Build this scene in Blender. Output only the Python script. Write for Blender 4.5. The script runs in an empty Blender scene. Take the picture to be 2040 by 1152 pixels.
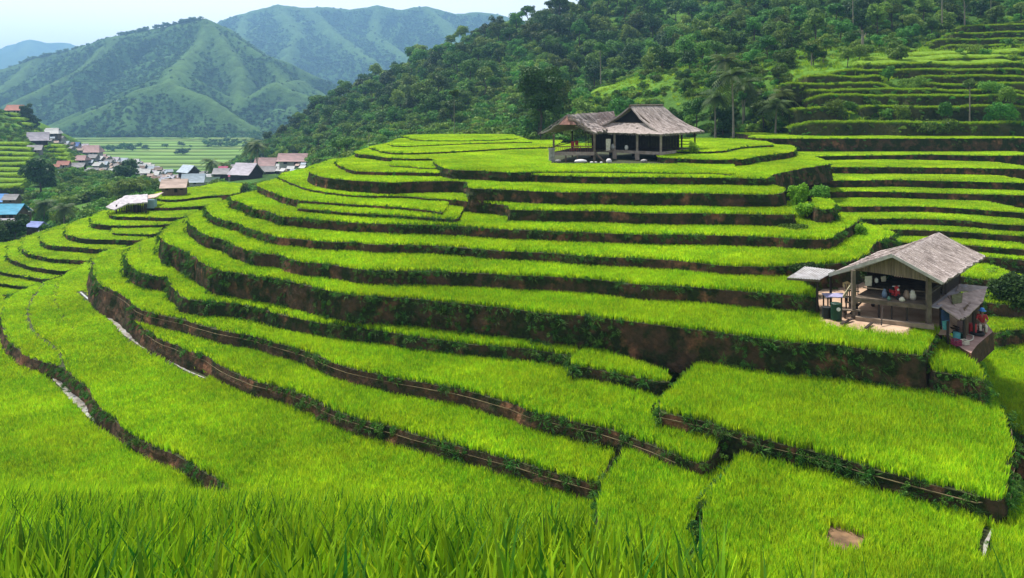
import bpy, math, random
import numpy as np
from mathutils import Vector, Matrix
from mathutils.geometry import tessellate_polygon
R = math.radians
rng = np.random.default_rng(7)
random.seed(7)
F, HU, HV = 1500.0, 1020.0, 200.0     # lens in photograph pixels, principal column, horizon row
SC = bpy.context.scene
COL = SC.collection

# ------------------------------------------------------------------ helpers
def P(u, v, Y):
    return ((u-HU)/F*Y, Y, (HV-v)/F*Y)
def on_plane(u, v, a, b=0.0):
    Y = a/(-(v-HV)/F - b*(u-HU)/F)
    return P(u, v, Y)

def _h(ix, iy, seed):
    n = (ix*374761393 + iy*668265263 + seed*974711) & 0x7fffffff
    n = ((n ^ (n >> 13))*1274126177) & 0x7fffffff
    return ((n ^ (n >> 16)) & 0xffff)/65535.0
def vnoise(x, y, seed=0):
    x = np.asarray(x, float); y = np.asarray(y, float)
    ix = np.floor(x).astype(np.int64); iy = np.floor(y).astype(np.int64)
    fx = x-ix; fy = y-iy
    fx = fx*fx*(3-2*fx); fy = fy*fy*(3-2*fy)
    a = _h(ix, iy, seed); b = _h(ix+1, iy, seed); c = _h(ix, iy+1, seed); d = _h(ix+1, iy+1, seed)
    return (a*(1-fx)+b*fx)*(1-fy)+(c*(1-fx)+d*fx)*fy
def fbm(x, y, seed=0, octv=4, gain=.5):
    s = 0; amp = 1; tot = 0
    for k in range(octv):
        s = s+amp*(vnoise(np.asarray(x)*2**k, np.asarray(y)*2**k, seed+17*k)-.5); tot += amp; amp *= gain
    return s/tot*2      # about -1..1

def make_mesh(name, verts, faces, mat=None, smooth=False, attrs=None):
    me = bpy.data.meshes.new(name)
    verts = np.asarray(verts, dtype=np.float32)
    if isinstance(faces, np.ndarray):
        k = faces.shape[1]; n = len(faces)
        me.vertices.add(len(verts)); me.vertices.foreach_set('co', verts.ravel())
        me.loops.add(n*k); me.loops.foreach_set('vertex_index', faces.astype(np.int32).ravel())
        me.polygons.add(n); me.polygons.foreach_set('loop_start', np.arange(0, n*k, k, dtype=np.int32))
        me.polygons.foreach_set('loop_total', np.full(n, k, dtype=np.int32))
        me.update(calc_edges=True)
    else:
        me.from_pydata([tuple(map(float, v)) for v in verts], [], faces); me.update()
    if mat is not None:
        for m in (mat if isinstance(mat, (list, tuple)) else [mat]): me.materials.append(m)
    if smooth: me.polygons.foreach_set('use_smooth', np.ones(len(me.polygons), dtype=bool))
    for k, v in (attrs or {}).items():
        at = me.attributes.new(k, 'FLOAT', 'POINT'); at.data.foreach_set('value', np.asarray(v, dtype=np.float32))
    return me
def link(name, me, parent=None, **props):
    o = bpy.data.objects.new(name, me); COL.objects.link(o)
    if parent is not None: o.parent = parent
    for k, v in props.items(): o[k] = v
    return o
def thing(name, loc, label, cat, rz=0, group=None, scale=1.0):
    o = bpy.data.objects.new(name, None); COL.objects.link(o)
    o.empty_display_size = .3
    o.location = loc; o.rotation_euler = (0, 0, rz); o.scale = (scale,)*3
    o['label'] = label; o['category'] = cat
    if group: o['group'] = group
    return o
def copy_thing(src, loc, rz, scale, label, group=None):
    c = src.copy(); COL.objects.link(c); c.location = loc; c.rotation_euler = (0, 0, rz); c.scale = (scale,)*3
    c['label'] = label
    if group: c['group'] = group
    for ch in src.children:
        d = ch.copy(); COL.objects.link(d); d.parent = c
        for g in ch.children:
            e = g.copy(); COL.objects.link(e); e.parent = d
    return c

class MB:
    """collects shapes, then becomes one mesh"""
    def __init__(s): s.v = []; s.f = []; s.mi = []
    def add(s, v, f, mi=0):
        n = len(s.v); s.v += [tuple(map(float, p)) for p in v]; s.f += [tuple(i+n for i in q) for q in f]; s.mi += [mi]*len(f)
    def box(s, c, d, rz=0, rx=0, ry=0, mi=0):
        x, y, z = d[0]/2, d[1]/2, d[2]/2
        M = Matrix.Rotation(rz, 3, 'Z') @ Matrix.Rotation(ry, 3, 'Y') @ Matrix.Rotation(rx, 3, 'X')
        vs = [M @ Vector(p) + Vector(c) for p in ((-x,-y,-z),(x,-y,-z),(x,y,-z),(-x,y,-z),(-x,-y,z),(x,-y,z),(x,y,z),(-x,y,z))]
        s.add(vs, [(0,3,2,1),(4,5,6,7),(0,1,5,4),(1,2,6,5),(2,3,7,6),(3,0,4,7)], mi)
    def bar(s, a, b, w, h=None, mi=0):
        a = Vector(a); b = Vector(b); d = b-a; L = d.length
        h = h or w
        q = d.to_track_quat('X', 'Z').to_matrix(); m = (a+b)/2
        vs = [q @ Vector((x*L/2, y*w/2, z*h/2))+m for x, y, z in ((-1,-1,-1),(1,-1,-1),(1,1,-1),(-1,1,-1),(-1,-1,1),(1,-1,1),(1,1,1),(-1,1,1))]
        s.add(vs, [(0,3,2,1),(4,5,6,7),(0,1,5,4),(1,2,6,5),(2,3,7,6),(3,0,4,7)], mi)
    def tube(s, pts, rad, n=8, cap=True, mi=0):
        pts = [Vector(p) for p in pts]
        if not isinstance(rad, (list, tuple)): rad = [rad]*len(pts)
        vs = []; fs = []
        for i, p in enumerate(pts):
            t = (pts[min(i+1, len(pts)-1)]-pts[max(i-1, 0)]).normalized()
            q = t.to_track_quat('Z', 'Y').to_matrix()
            for k in range(n):
                a = 2*math.pi*k/n; vs.append(p+q @ Vector((math.cos(a)*rad[i], math.sin(a)*rad[i], 0)))
        for i in range(len(pts)-1):
            for k in range(n):
                fs.append((i*n+k, i*n+(k+1) % n, (i+1)*n+(k+1) % n, (i+1)*n+k))
        if cap: fs += [tuple(range(n-1, -1, -1)), tuple((len(pts)-1)*n+k for k in range(n))]
        s.add(vs, fs, mi)
    def lathe(s, c, prof, n=14, mi=0):
        c = Vector(c); vs = []; fs = []
        for r_, z in prof:
            for k in range(n):
                a = 2*math.pi*k/n; vs.append(c+Vector((math.cos(a)*r_, math.sin(a)*r_, z)))
        for i in range(len(prof)-1):
            for k in range(n): fs.append((i*n+k, i*n+(k+1) % n, (i+1)*n+(k+1) % n, (i+1)*n+k))
        fs += [tuple(range(n-1, -1, -1)), tuple((len(prof)-1)*n+k for k in range(n))]
        s.add(vs, fs, mi)
    def slab(s, quad, th, nx=8, ny=6, bump=0.0, seed=0, mi=0, sag=0.0, rag=0.0):
        """a sheet between four corners (a,b,c,d going round; a-b is the top edge) with thickness, sag and ragged surface"""
        a, b, c, d = [Vector(p) for p in quad]
        n = (b-a).cross(d-a).normalized()
        if n.z < 0: n = -n
        rr = random.Random(seed); top = []; bot = []
        for j in range(ny+1):
            for i in range(nx+1):
                x = i/nx; y = j/ny
                p = (a*(1-x)+b*x)*(1-y)+(d*(1-x)+c*x)*y
                off = (rr.random()-.5)*bump*2-sag*math.sin(math.pi*y)
                if j == ny: p = p+((c-b).normalized()+(d-a).normalized())*.5*(rr.random()-.5)*rag*2
                p = p+n*off
                top.append(p+n*th/2); bot.append(p-n*th/2)
        w = nx+1; N = len(top); fs = []
        for j in range(ny):
            for i in range(nx):
                k = j*w+i
                fs.append((k, k+1, k+w+1, k+w)); fs.append((N+k, N+k+w, N+k+w+1, N+k+1))
        rim = [i for i in range(w)]+[j*w+nx for j in range(1, ny+1)]+[ny*w+i for i in range(nx-1, -1, -1)]+[j*w for j in range(ny-1, 0, -1)]
        for q in range(len(rim)):
            k, l = rim[q], rim[(q+1) % len(rim)]; fs.append((l, k, N+k, N+l))
        s.add(top+bot, fs, mi)
    def build(s, name, mats, parent=None, smooth=False, loc=None, rz=0, **props):
        me = bpy.data.meshes.new(name); me.from_pydata(s.v, [], s.f); me.update()
        for m in (mats if isinstance(mats, (list, tuple)) else [mats]): me.materials.append(m)
        me.polygons.foreach_set('material_index', np.array(s.mi, dtype=np.int32))
        if smooth: me.polygons.foreach_set('use_smooth', np.ones(len(me.polygons), dtype=bool))
        import bmesh
        bm = bmesh.new(); bm.from_mesh(me); bmesh.ops.recalc_face_normals(bm, faces=bm.faces); bm.to_mesh(me); bm.free()
        o = link(name, me, parent, **props)
        if loc is not None: o.location = loc
        o.rotation_euler.z = rz
        return o

# ------------------------------------------------------------------ materials
def mat(name, col, rough=.8, var=.25, scale=3.0, bump=0.0, col2=None, spec=.3, metallic=0, det=6, stretch=None, objrand=0.0, bscale=None):
    m = bpy.data.materials.new(name); m.use_nodes = True
    nt = m.node_tree; N = nt.nodes; L = nt.links; b = N['Principled BSDF']
    b.inputs['Roughness'].default_value = rough; b.inputs['Specular IOR Level'].default_value = spec
    b.inputs['Metallic'].default_value = metallic
    tc = N.new('ShaderNodeTexCoord'); mp = N.new('ShaderNodeMapping'); L.new(tc.outputs['Object'], mp.inputs[0])
    if stretch: mp.inputs['Scale'].default_value = stretch
    no = N.new('ShaderNodeTexNoise'); no.inputs['Scale'].default_value = scale; no.inputs['Detail'].default_value = det
    L.new(mp.outputs[0], no.inputs['Vector'])
    mr = N.new('ShaderNodeMapRange'); mr.inputs[1].default_value = .33; mr.inputs[2].default_value = .67; L.new(no.outputs['Fac'], mr.inputs[0])
    mx = N.new('ShaderNodeMix'); mx.data_type = 'RGBA'
    c2 = col2 or tuple(c*(1-var) for c in col)
    mx.inputs[6].default_value = (*col, 1); mx.inputs[7].default_value = (*c2, 1)
    L.new(mr.outputs[0], mx.inputs[0]); out = mx.outputs[2]
    if objrand:
        oi = N.new('ShaderNodeObjectInfo'); hs = N.new('ShaderNodeHueSaturation')
        a = N.new('ShaderNodeMapRange'); a.inputs[3].default_value = 1-objrand; a.inputs[4].default_value = 1+objrand
        L.new(oi.outputs['Random'], a.inputs[0]); L.new(a.outputs[0], hs.inputs['Value'])
        m2 = N.new('ShaderNodeMath'); m2.operation = 'MULTIPLY_ADD'; L.new(oi.outputs['Random'], m2.inputs[0]); m2.inputs[1].default_value = -7.3; 
        m2.inputs[2].default_value = 8; fr = N.new('ShaderNodeMath'); fr.operation = 'FRACT'; L.new(m2.outputs[0], fr.inputs[0])
        h2 = N.new('ShaderNodeMapRange'); h2.inputs[3].default_value = .5-.05*objrand; h2.inputs[4].default_value = .5+.07*objrand
        L.new(fr.outputs[0], h2.inputs[0]); L.new(h2.outputs[0], hs.inputs['Hue']); L.new(out, hs.inputs['Color']); out = hs.outputs[0]
    L.new(out, b.inputs['Base Color'])
    if bump:
        bp = N.new('ShaderNodeBump'); bp.inputs['Strength'].default_value = min(1, bump); bp.inputs['Distance'].default_value = .05*max(1, bump)
        if bscale:
            n2 = N.new('ShaderNodeTexNoise'); n2.inputs['Scale'].default_value = bscale; n2.inputs['Detail'].default_value = 5; L.new(mp.outputs[0], n2.inputs['Vector']); L.new(n2.outputs['Fac'], bp.inputs['Height'])
        else: L.new(no.outputs['Fac'], bp.inputs['Height'])
        L.new(bp.outputs[0], b.inputs['Normal'])
    return m

def leaf_mat(name, c1, c2, trans=.35, rand=.25, hue=.03, rough=.55, patch=None):
    """leaf surface: colour by per-vertex 'rnd' and by instance, part of the light goes through"""
    m = bpy.data.materials.new(name); m.use_nodes = True
    nt = m.node_tree; N = nt.nodes; L = nt.links; b = N['Principled BSDF']; out = N['Material Output']
    at = N.new('ShaderNodeAttribute'); at.attribute_name = 'rnd'
    mx = N.new('ShaderNodeMix'); mx.data_type = 'RGBA'; mx.inputs[6].default_value = (*c1, 1); mx.inputs[7].default_value = (*c2, 1)
    fac = at.outputs['Fac']
    if patch:
        g2 = N.new('ShaderNodeNewGeometry'); n2 = N.new('ShaderNodeTexNoise'); n2.inputs['Scale'].default_value = patch[0]*2.3; n2.inputs['Detail'].default_value = 5
        L.new(g2.outputs['Position'], n2.inputs['Vector']); p2 = N.new('ShaderNodeMapRange'); p2.inputs[1].default_value = .38; p2.inputs[2].default_value = .62; p2.inputs[3].default_value = -.22; p2.inputs[4].default_value = .22
        L.new(n2.outputs['Fac'], p2.inputs[0]); ad = N.new('ShaderNodeMath'); ad.operation = 'ADD'; ad.use_clamp = True; L.new(fac, ad.inputs[0]); L.new(p2.outputs[0], ad.inputs[1]); fac = ad.outputs[0]
    L.new(fac, mx.inputs[0])
    oi = N.new('ShaderNodeObjectInfo')
    hs = N.new('ShaderNodeHueSaturation')
    a = N.new('ShaderNodeMapRange'); a.inputs[3].default_value = 1-rand; a.inputs[4].default_value = 1+rand
    L.new(oi.outputs['Random'], a.inputs[0])
    val = a.outputs[0]
    if patch:      # broad patches of different growth across the field
        ge = N.new('ShaderNodeNewGeometry'); no = N.new('ShaderNodeTexNoise'); no.inputs['Scale'].default_value = patch[0]; no.inputs['Detail'].default_value = 4
        L.new(ge.outputs['Position'], no.inputs['Vector'])
        pr = N.new('ShaderNodeMapRange'); pr.inputs[1].default_value = .35; pr.inputs[2].default_value = .65; pr.inputs[3].default_value = 1-patch[1]; pr.inputs[4].default_value = 1+patch[1]
        L.new(no.outputs['Fac'], pr.inputs[0]); mm = N.new('ShaderNodeMath'); mm.operation = 'MULTIPLY'
        L.new(val, mm.inputs[0]); L.new(pr.outputs[0], mm.inputs[1]); val = mm.outputs[0]
    L.new(val, hs.inputs['Value'])
    m2 = N.new('ShaderNodeMath'); m2.operation = 'MULTIPLY'; L.new(oi.outputs['Random'], m2.inputs[0]); m2.inputs[1].default_value = 7.31
    fr = N.new('ShaderNodeMath'); fr.operation = 'FRACT'; L.new(m2.outputs[0], fr.inputs[0])
    h2 = N.new('ShaderNodeMapRange'); h2.inputs[3].default_value = .5-hue; h2.inputs[4].default_value = .5+hue*.6
    L.new(fr.outputs[0], h2.inputs[0]); L.new(h2.outputs[0], hs.inputs['Hue'])
    L.new(mx.outputs[2], hs.inputs['Color'])
    L.new(hs.outputs[0], b.inputs['Base Color']); b.inputs['Roughness'].default_value = rough; b.inputs['Specular IOR Level'].default_value = .12
    tr = N.new('ShaderNodeBsdfTranslucent'); L.new(hs.outputs[0], tr.inputs['Color'])
    ms = N.new('ShaderNodeMixShader'); ms.inputs[0].default_value = trans
    L.new(b.outputs[0], ms.inputs[1]); L.new(tr.outputs[0], ms.inputs[2]); L.new(ms.outputs[0], out.inputs['Surface'])
    return m

# ------------------------------------------------------------------ scattering of things nobody could count
PROTO = {}
def proto_collection(name, meshes):
    c = bpy.data.collections.new(name)
    for i, me in enumerate(meshes):
        o = bpy.data.objects.new(f'{name}_{i:02d}', me); c.objects.link(o)
    return c
def scatter(name, pts, rot, scl, idx, coll, label=None, kind='stuff', parent=None, cat=None):
    me = bpy.data.meshes.new(name); n = len(pts)
    me.vertices.add(n); me.vertices.foreach_set('co', np.asarray(pts, dtype=np.float32).ravel())
    a = me.attributes.new('rot', 'FLOAT_VECTOR', 'POINT'); a.data.foreach_set('vector', np.asarray(rot, dtype=np.float32).ravel())
    scl = np.asarray(scl, dtype=np.float32)
    if scl.ndim == 1: scl = np.repeat(scl[:, None], 3, 1)
    a = me.attributes.new('scl', 'FLOAT_VECTOR', 'POINT'); a.data.foreach_set('vector', scl.ravel())
    a = me.attributes.new('idx', 'INT', 'POINT'); a.data.foreach_set('value', np.asarray(idx, dtype=np.int32))
    o = link(name, me, parent)
    o['kind'] = kind
    if label: o['label'] = label
    if cat: o['category'] = cat
    ng = bpy.data.node_groups.new(name+'_scatter', 'GeometryNodeTree')
    ng.interface.new_socket('Geometry', in_out='INPUT', socket_type='NodeSocketGeometry'); ng.interface.new_socket('Geometry', in_out='OUTPUT', socket_type='NodeSocketGeometry')
    N = ng.nodes; L = ng.links
    gi = N.new('NodeGroupInput'); go = N.new('NodeGroupOutput')
    ip = N.new('GeometryNodeInstanceOnPoints'); ci = N.new('GeometryNodeCollectionInfo')
    ci.inputs['Collection'].default_value = coll; ci.inputs['Separate Children'].default_value = True; ci.inputs['Reset Children'].default_value = True
    def na(nm, t):
        x = N.new('GeometryNodeInputNamedAttribute'); x.data_type = t; x.inputs['Name'].default_value = nm; return x.outputs['Attribute']
    L.new(gi.outputs[0], ip.inputs['Points']); L.new(ci.outputs[0], ip.inputs['Instance']); ip.inputs['Pick Instance'].default_value = True
    L.new(na('idx', 'INT'), ip.inputs['Instance Index']); L.new(na('rot', 'FLOAT_VECTOR'), ip.inputs['Rotation']); L.new(na('scl', 'FLOAT_VECTOR'), ip.inputs['Scale'])
    L.new(ip.outputs[0], go.inputs[0])
    md = o.modifiers.new('scatter', 'NODES'); md.node_group = ng
    return o

def in_poly(px, py, poly):
    poly = np.asarray(poly, float); x0, y0 = poly[:, 0], poly[:, 1]; x1, y1 = np.roll(x0, -1), np.roll(y0, -1)
    ins = np.zeros(len(px), bool)
    for a, b, c, d in zip(x0, y0, x1, y1):
        if b == d: continue
        m = ((b > py) != (d > py)) & (px < (c-a)*(py-b)/(d-b)+a)
        ins ^= m
    return ins
def seg_dist(px, py, line):
    d = np.full(len(px), 1e9)
    for (ax, ay), (bx, by) in zip(line[:-1], line[1:]):
        vx, vy = bx-ax, by-ay; L2 = vx*vx+vy*vy+1e-9
        t = np.clip(((px-ax)*vx+(py-ay)*vy)/L2, 0, 1)
        d = np.minimum(d, np.hypot(px-ax-t*vx, py-ay-t*vy))
    return d
# ------------------------------------------------------------------ light, camera, sky
w = bpy.data.worlds.new('World'); SC.world = w; w.use_nodes = True
nt = w.node_tree; bg = nt.nodes['Background']
sky = nt.nodes.new('ShaderNodeTexSky'); sky.sky_type = 'NISHITA'; sky.sun_disc = False
SUN = Vector((-0.30, 0.36, 0.88)).normalized()
sky.sun_elevation = math.asin(SUN.z); sky.sun_rotation = math.atan2(SUN.x, SUN.y)
sky.air_density = 1.0; sky.dust_density = 1.0; sky.ozone_density = 1.2
nt.links.new(sky.outputs[0], bg.inputs[0]); bg.inputs[1].default_value = 0.115
hsv = nt.nodes.new('ShaderNodeHueSaturation'); hsv.inputs['Saturation'].default_value = .30; hsv.inputs['Value'].default_value = 1.32
nt.links.new(sky.outputs[0], hsv.inputs['Color']); nt.links.new(hsv.outputs[0], bg.inputs[0])
sl = bpy.data.lights.new('sun', 'SUN'); sl.energy = 4.6; sl.angle = R(4.0); sl.color = (1, .96, .9)
so = bpy.data.objects.new('sun', sl); COL.objects.link(so); so.rotation_euler = SUN.to_track_quat('Z', 'Y').to_euler(); so.location = (0, 0, 60)
cam = bpy.data.cameras.new('camera'); co = bpy.data.objects.new('camera', cam); COL.objects.link(co); SC.camera = co
cam.sensor_width = 36; cam.lens = 36*F/2040; cam.shift_y = -(576-HV)/2040; cam.clip_end = 20000; cam.clip_start = .1
co.rotation_euler = (R(90), 0, 0)
SC.view_settings.view_transform = 'Standard'; SC.view_settings.look = 'None'; SC.view_settings.exposure = 0.53; SC.view_settings.gamma = 1
SC.render.resolution_x = 1024; SC.render.resolution_y = 578
SC.cycles.max_bounces = 6; SC.cycles.transparent_max_bounces = 8; SC.cycles.volume_bounces = 0; SC.cycles.diffuse_bounces = 3
SC.cycles.use_denoising = True

# ------------------------------------------------------------------ soil material for banks: earth with dark growth, bare patches
def bank_mat():
    m = bpy.data.materials.new('earth_bank'); m.use_nodes = True
    nt = m.node_tree; N = nt.nodes; L = nt.links; b = N['Principled BSDF']; b.inputs['Roughness'].default_value = .95; b.inputs['Specular IOR Level'].default_value = .1
    ge = N.new('ShaderNodeNewGeometry')
    def noise(sc, det=5, vec=None, rough=.6):
        n = N.new('ShaderNodeTexNoise'); n.inputs['Scale'].default_value = sc; n.inputs['Detail'].default_value = det; n.inputs['Roughness'].default_value = rough
        L.new(vec or ge.outputs['Position'], n.inputs['Vector']); return n.outputs['Fac']
    def ramp(fac, a, b_):
        r = N.new('ShaderNodeMapRange'); r.inputs[1].default_value = a; r.inputs[2].default_value = b_; L.new(fac, r.inputs[0]); return r.outputs[0]
    def mixc(fac, c1, c2):
        x = N.new('ShaderNodeMix'); x.data_type = 'RGBA'
        for i, c in ((6, c1), (7, c2)):
            if isinstance(c, tuple): x.inputs[i].default_value = (*c, 1)
            else: L.new(c, x.inputs[i])
        L.new(fac, x.inputs[0]); return x.outputs[2]
    soil = mixc(ramp(noise(3.1), .35, .65), (.105, .060, .035), (.055, .040, .023))
    bare = mixc(ramp(noise(5.0), .4, .6), (.27, .125, .065), (.16, .075, .040))
    grow = mixc(ramp(noise(9.0), .4, .6), (.030, .046, .012), (.020, .024, .010))
    c = mixc(ramp(noise(.55, 4), .54, .63), soil, bare)
    at = N.new('ShaderNodeAttribute'); at.attribute_name = 'bare'
    ad = N.new('ShaderNodeMath'); ad.operation = 'MULTIPLY_ADD'; L.new(at.outputs['Fac'], ad.inputs[0]); ad.inputs[1].default_value = -.35; L.new(noise(.9, 6), ad.inputs[2])
    c = mixc(ramp(ad.outputs[0], .40, .52), c, grow)
    L.new(c, b.inputs['Base Color'])
    bp = N.new('ShaderNodeBump'); bp.inputs['Strength'].default_value = .9; bp.inputs['Distance'].default_value = .12; L.new(noise(4, 7), bp.inputs['Height']); L.new(bp.outputs[0], b.inputs['Normal'])
    return m
M_BANK = bank_mat()
M_MUD = mat('paddy_mud', (.045, .055, .015), .9, .4, 2.0, bump=.4)
M_RICE_FAR = leaf_mat('rice_leaf', (.51, .70, .018), (.19, .43, .012), trans=.45, rand=.22, hue=.02, patch=(.13, .15))
M_RICE_NEAR = leaf_mat('rice_leaf_near', (.33, .55, .014), (.020, .13, .008), trans=.22, rand=.3, hue=.02, patch=(.5, .15))
M_WEED = leaf_mat('weed_leaf', (.07, .19, .02), (.035, .11, .02), trans=.3, rand=.35, hue=.03)

# ------------------------------------------------------------------ rice tufts
def blades(n, h, wd, spread, seg=3, lean=.35, seed=0, radius=.1, droop=.25, hvar=.25):
    r = np.random.default_rng(seed); V = []; Fc = []; A = []
    for k in range(n):
        a = r.uniform(0, 2*np.pi); rr = radius*math.sqrt(r.random()); bx, by = rr*math.cos(a), rr*math.sin(a)
        la = a+r.normal(0, .8); ln = abs(r.normal(0, lean))+.05
        hh = h*(1+r.uniform(-hvar, hvar)); tw = r.uniform(0, 2*np.pi); ww = wd*r.uniform(.7, 1.2)
        dr = droop*r.uniform(.2, 1.6); rv = r.random(); base = len(V)
        for i in range(seg+1):
            t = i/seg; s = ln*t+dr*t*t*t
            cx = bx+math.cos(la)*s*hh; cy = by+math.sin(la)*s*hh; cz = hh*(t-.22*dr*t**3-.1*ln*t)
            wi = ww*(1-t**2.2)*.5*(0.6+.8*min(1, t*3))
            tx, ty = math.cos(tw)*wi, math.sin(tw)*wi
            if i == seg: V.append((cx, cy, cz)); A.append(rv)
            else: V += [(cx-tx, cy-ty, cz), (cx+tx, cy+ty, cz)]; A += [rv, rv]
        for i in range(seg-1): q = base+2*i; Fc.append((q, q+1, q+3, q+2))
        q = base+2*(seg-1); Fc.append((q, q+1, q+2))
    return V, Fc, A
def tuft_set(name, cnt, mat_, **kw):
    ms = []
    for i in range(cnt):
        V, Fc, A = blades(seed=100+i*7+len(name), **kw); ms.append(make_mesh(f'{name}_{i}', V, Fc, mat_, attrs={'rnd': A}))
    return proto_collection(name, ms)
C_TUFT = tuft_set('rice_tuft', 6, M_RICE_FAR, n=16, h=.42, wd=.042, spread=.1, seg=2, lean=.07, radius=.13, droop=.14)
C_TUFT_FAR = tuft_set('rice_tuft_wide', 5, M_RICE_FAR, n=20, h=.36, wd=.07, spread=.1, seg=2, lean=.18, radius=.30, droop=.15)
C_NEARB = tuft_set('rice_clump_pale', 6, M_RICE_FAR, n=12, h=.56, wd=.040, spread=.1, seg=5, lean=.05, radius=.13, droop=.18, hvar=.35)
C_NEAR = tuft_set('rice_clump', 8, M_RICE_NEAR, n=11, h=.92, wd=.052, spread=.1, seg=6, lean=.05, radius=.11, droop=.17, hvar=.30)

# ------------------------------------------------------------------ terraces
TER = []       # name, a, b, outline, edge
def smooth_line(pts, step):
    pts = [np.array(p, float) for p in pts]; out = []
    n = len(pts)
    for i in range(n-1):
        p0, p1, p2, p3 = pts[max(i-1, 0)], pts[i], pts[i+1], pts[min(i+2, n-1)]
        L = np.linalg.norm(p2-p1); k = max(1, int(L/step))
        # centripetal-ish tangents limited by segment length, so corners stay corners
        m1 = (p2-p0); m2 = (p3-p1)
        m1 = m1/(np.linalg.norm(m1)+1e-9)*L*.9; m2 = m2/(np.linalg.norm(m2)+1e-9)*L*.9
        for j in range(k):
            t = j/k
            out.append((2*t**3-3*t**2+1)*p1+(t**3-2*t**2+t)*m1+(-2*t**3+3*t**2)*p2+(t**3-t**2)*m2)
    out.append(pts[-1]); return np.array(out)

def terrace(label, a, b, pix, back=16, backL=None, backR=None, wall=1.7, batter=.16, bare=0.0, step=.35, c=0.0, rice=True, outl=None, lip=None):
    edge3 = []
    for p in pix:
        X, Y, Z = on_plane(p[0], p[1], a, b); edge3.append((X, Y))
    E = smooth_line(edge3, step)
    n = len(E)
    i = np.arange(n)
    wob = fbm(E[:, 0]*.7, E[:, 1]*.7, 5, 3)*.16
    T = np.gradient(E, axis=0); T /= (np.linalg.norm(T, axis=1, keepdims=True)+1e-9)
    Nn = np.stack([T[:, 1], -T[:, 0]], 1)
    E = E+Nn*wob[:, None]
    Ymean = E[:, 1].mean()
    if lip is None: lip = float(np.interp(Ymean, [28, 45, 65, 100], [.17, .13, .05, .03]))
    zE = a+b*E[:, 0]-lip
    L0, R0 = E[0], E[-1]
    if outl is None:
        bl = back if backL is None else backL; br = back if backR is None else backR
        outl_pts = [(R0[0]+0*br, R0[1]+br), (L0[0], L0[1]+bl)]
    else:
        outl_pts = [tuple(on_plane(q[0], q[1], a, b)[:2]) for q in outl]
    poly = np.vstack([E, np.array(outl_pts)]); rpoly = np.vstack([E-Nn*.07, np.array(outl_pts)])
    # top sheet
    vs = [Vector((x, y, 0)) for x, y in poly]
    tris = tessellate_polygon([vs])
    V = [(x, y, a+b*x-lip) for x, y in poly]; Fc = []
    for t in tris:
        x = [V[k] for k in t]; ar = (x[1][0]-x[0][0])*(x[2][1]-x[0][1])-(x[1][1]-x[0][1])*(x[2][0]-x[0][0])
        Fc.append(tuple(t) if ar > 0 else tuple(reversed(t)))
    mi = [0]*len(Fc); bar = [0.0]*len(V)
    # bank, also along the two ends
    ring = np.vstack([[outl_pts[-1]], E, [outl_pts[0]]])
    Tr = np.gradient(ring, axis=0); Tr /= (np.linalg.norm(Tr, axis=1, keepdims=True)+1e-9); Nr = np.stack([Tr[:, 1], -Tr[:, 0]], 1)
    # smooth normals to avoid crossing at corners
    for _ in range(3):
        Nr[1:-1] = (Nr[:-2]+Nr[1:-1]*2+Nr[2:])/4
    Nr /= (np.linalg.norm(Nr, axis=1, keepdims=True)+1e-9)
    rows = 7; base = len(V)
    for j in range(rows+1):
        t = j/rows; dep = wall*t
        rough = fbm(ring[:, 0]*1.3+j*3.1, ring[:, 1]*1.3, 9, 3)*.10*min(1, t*4)+fbm(ring[:, 0]*.4, ring[:, 1]*.4, 19, 2)*.14*t
        off = batter*dep+rough+(.0 if j else 0)
        for k in range(len(ring)):
            V.append((ring[k, 0]+Nr[k, 0]*off[k], ring[k, 1]+Nr[k, 1]*off[k], a+b*ring[k, 0]-lip-dep)); bar.append(bare)
    m = len(ring)
    for j in range(rows):
        for k in range(m-1):
            q = base+j*m+k; Fc.append((q, q+m, q+m+1, q+1)); mi.append(1)
    me = make_mesh('rice_terrace', V, Fc, [M_MUD, M_BANK], attrs={'bare': bar})
    me.polygons.foreach_set('material_index', np.array(mi, dtype=np.int32))
    o = link('terrace', me, None, kind='structure', label=label)
    TER.append(dict(a=a, b=b, poly=poly, rpoly=rpoly, edge=E, N=Nn, lip=lip, rice=rice, wall=wall, obj=o, label=label))
    return o

z0 = -6.3
terrace('narrow topmost rice terrace at the back left of the hilltop', -5.45, 0, [(800,271),(812,274),(832,279),(870,280),(920,280),(975,279),(1030,276)], outl=[(1022,269),(985,268.2),(900,268.2),(822,269)], wall=1.0)
terrace('second rice terrace from the top at the back left of the hilltop', -5.65, 0, [(772,286),(785,290),(800,291),(860,289),(925,286),(1000,284),(1060,283)], outl=[(1030,272),(860,272),(795,277)], wall=1.0)
terrace('third rice terrace from the top, ending at the hilltop house', -5.85, 0, [(735,293),(750,297),(765,302),(800,305),(870,303),(950,299),(1020,295),(1100,293)], outl=[(1120,280),(900,280),(790,283)], wall=1.2)
terrace('broad flat hilltop rice terrace under the thatched house', -6.1, 0, [(709,303),(712,306),(740,309),(775,314),(820,316),(860,316),(867,324),(878,332),(905,338),(960,340),(1020,343),(1080,342),(1200,342),(1350,344),(1430,345),(1452,348)], outl=[(1462,345),(1455,300),(1400,286),(1100,286),(800,286),(735,295)], wall=1.5)
terrace('small upper rice terrace to the right of the hilltop house', -5.3, 0, [(1330,301),(1400,302),(1440,300),(1475,293),(1515,290),(1540,289)], outl=[(1528,283),(1480,278),(1430,276),(1330,276)], wall=1.2)
terrace('curved rice terrace right of the hilltop house, below the smallest one', -5.6, 0, [(1310,313),(1340,315),(1420,318),(1478,317),(1510,311),(1560,305),(1582,300),(1584,296)], outl=[(1575,290),(1530,288),(1330,296)], wall=1.6)
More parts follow.
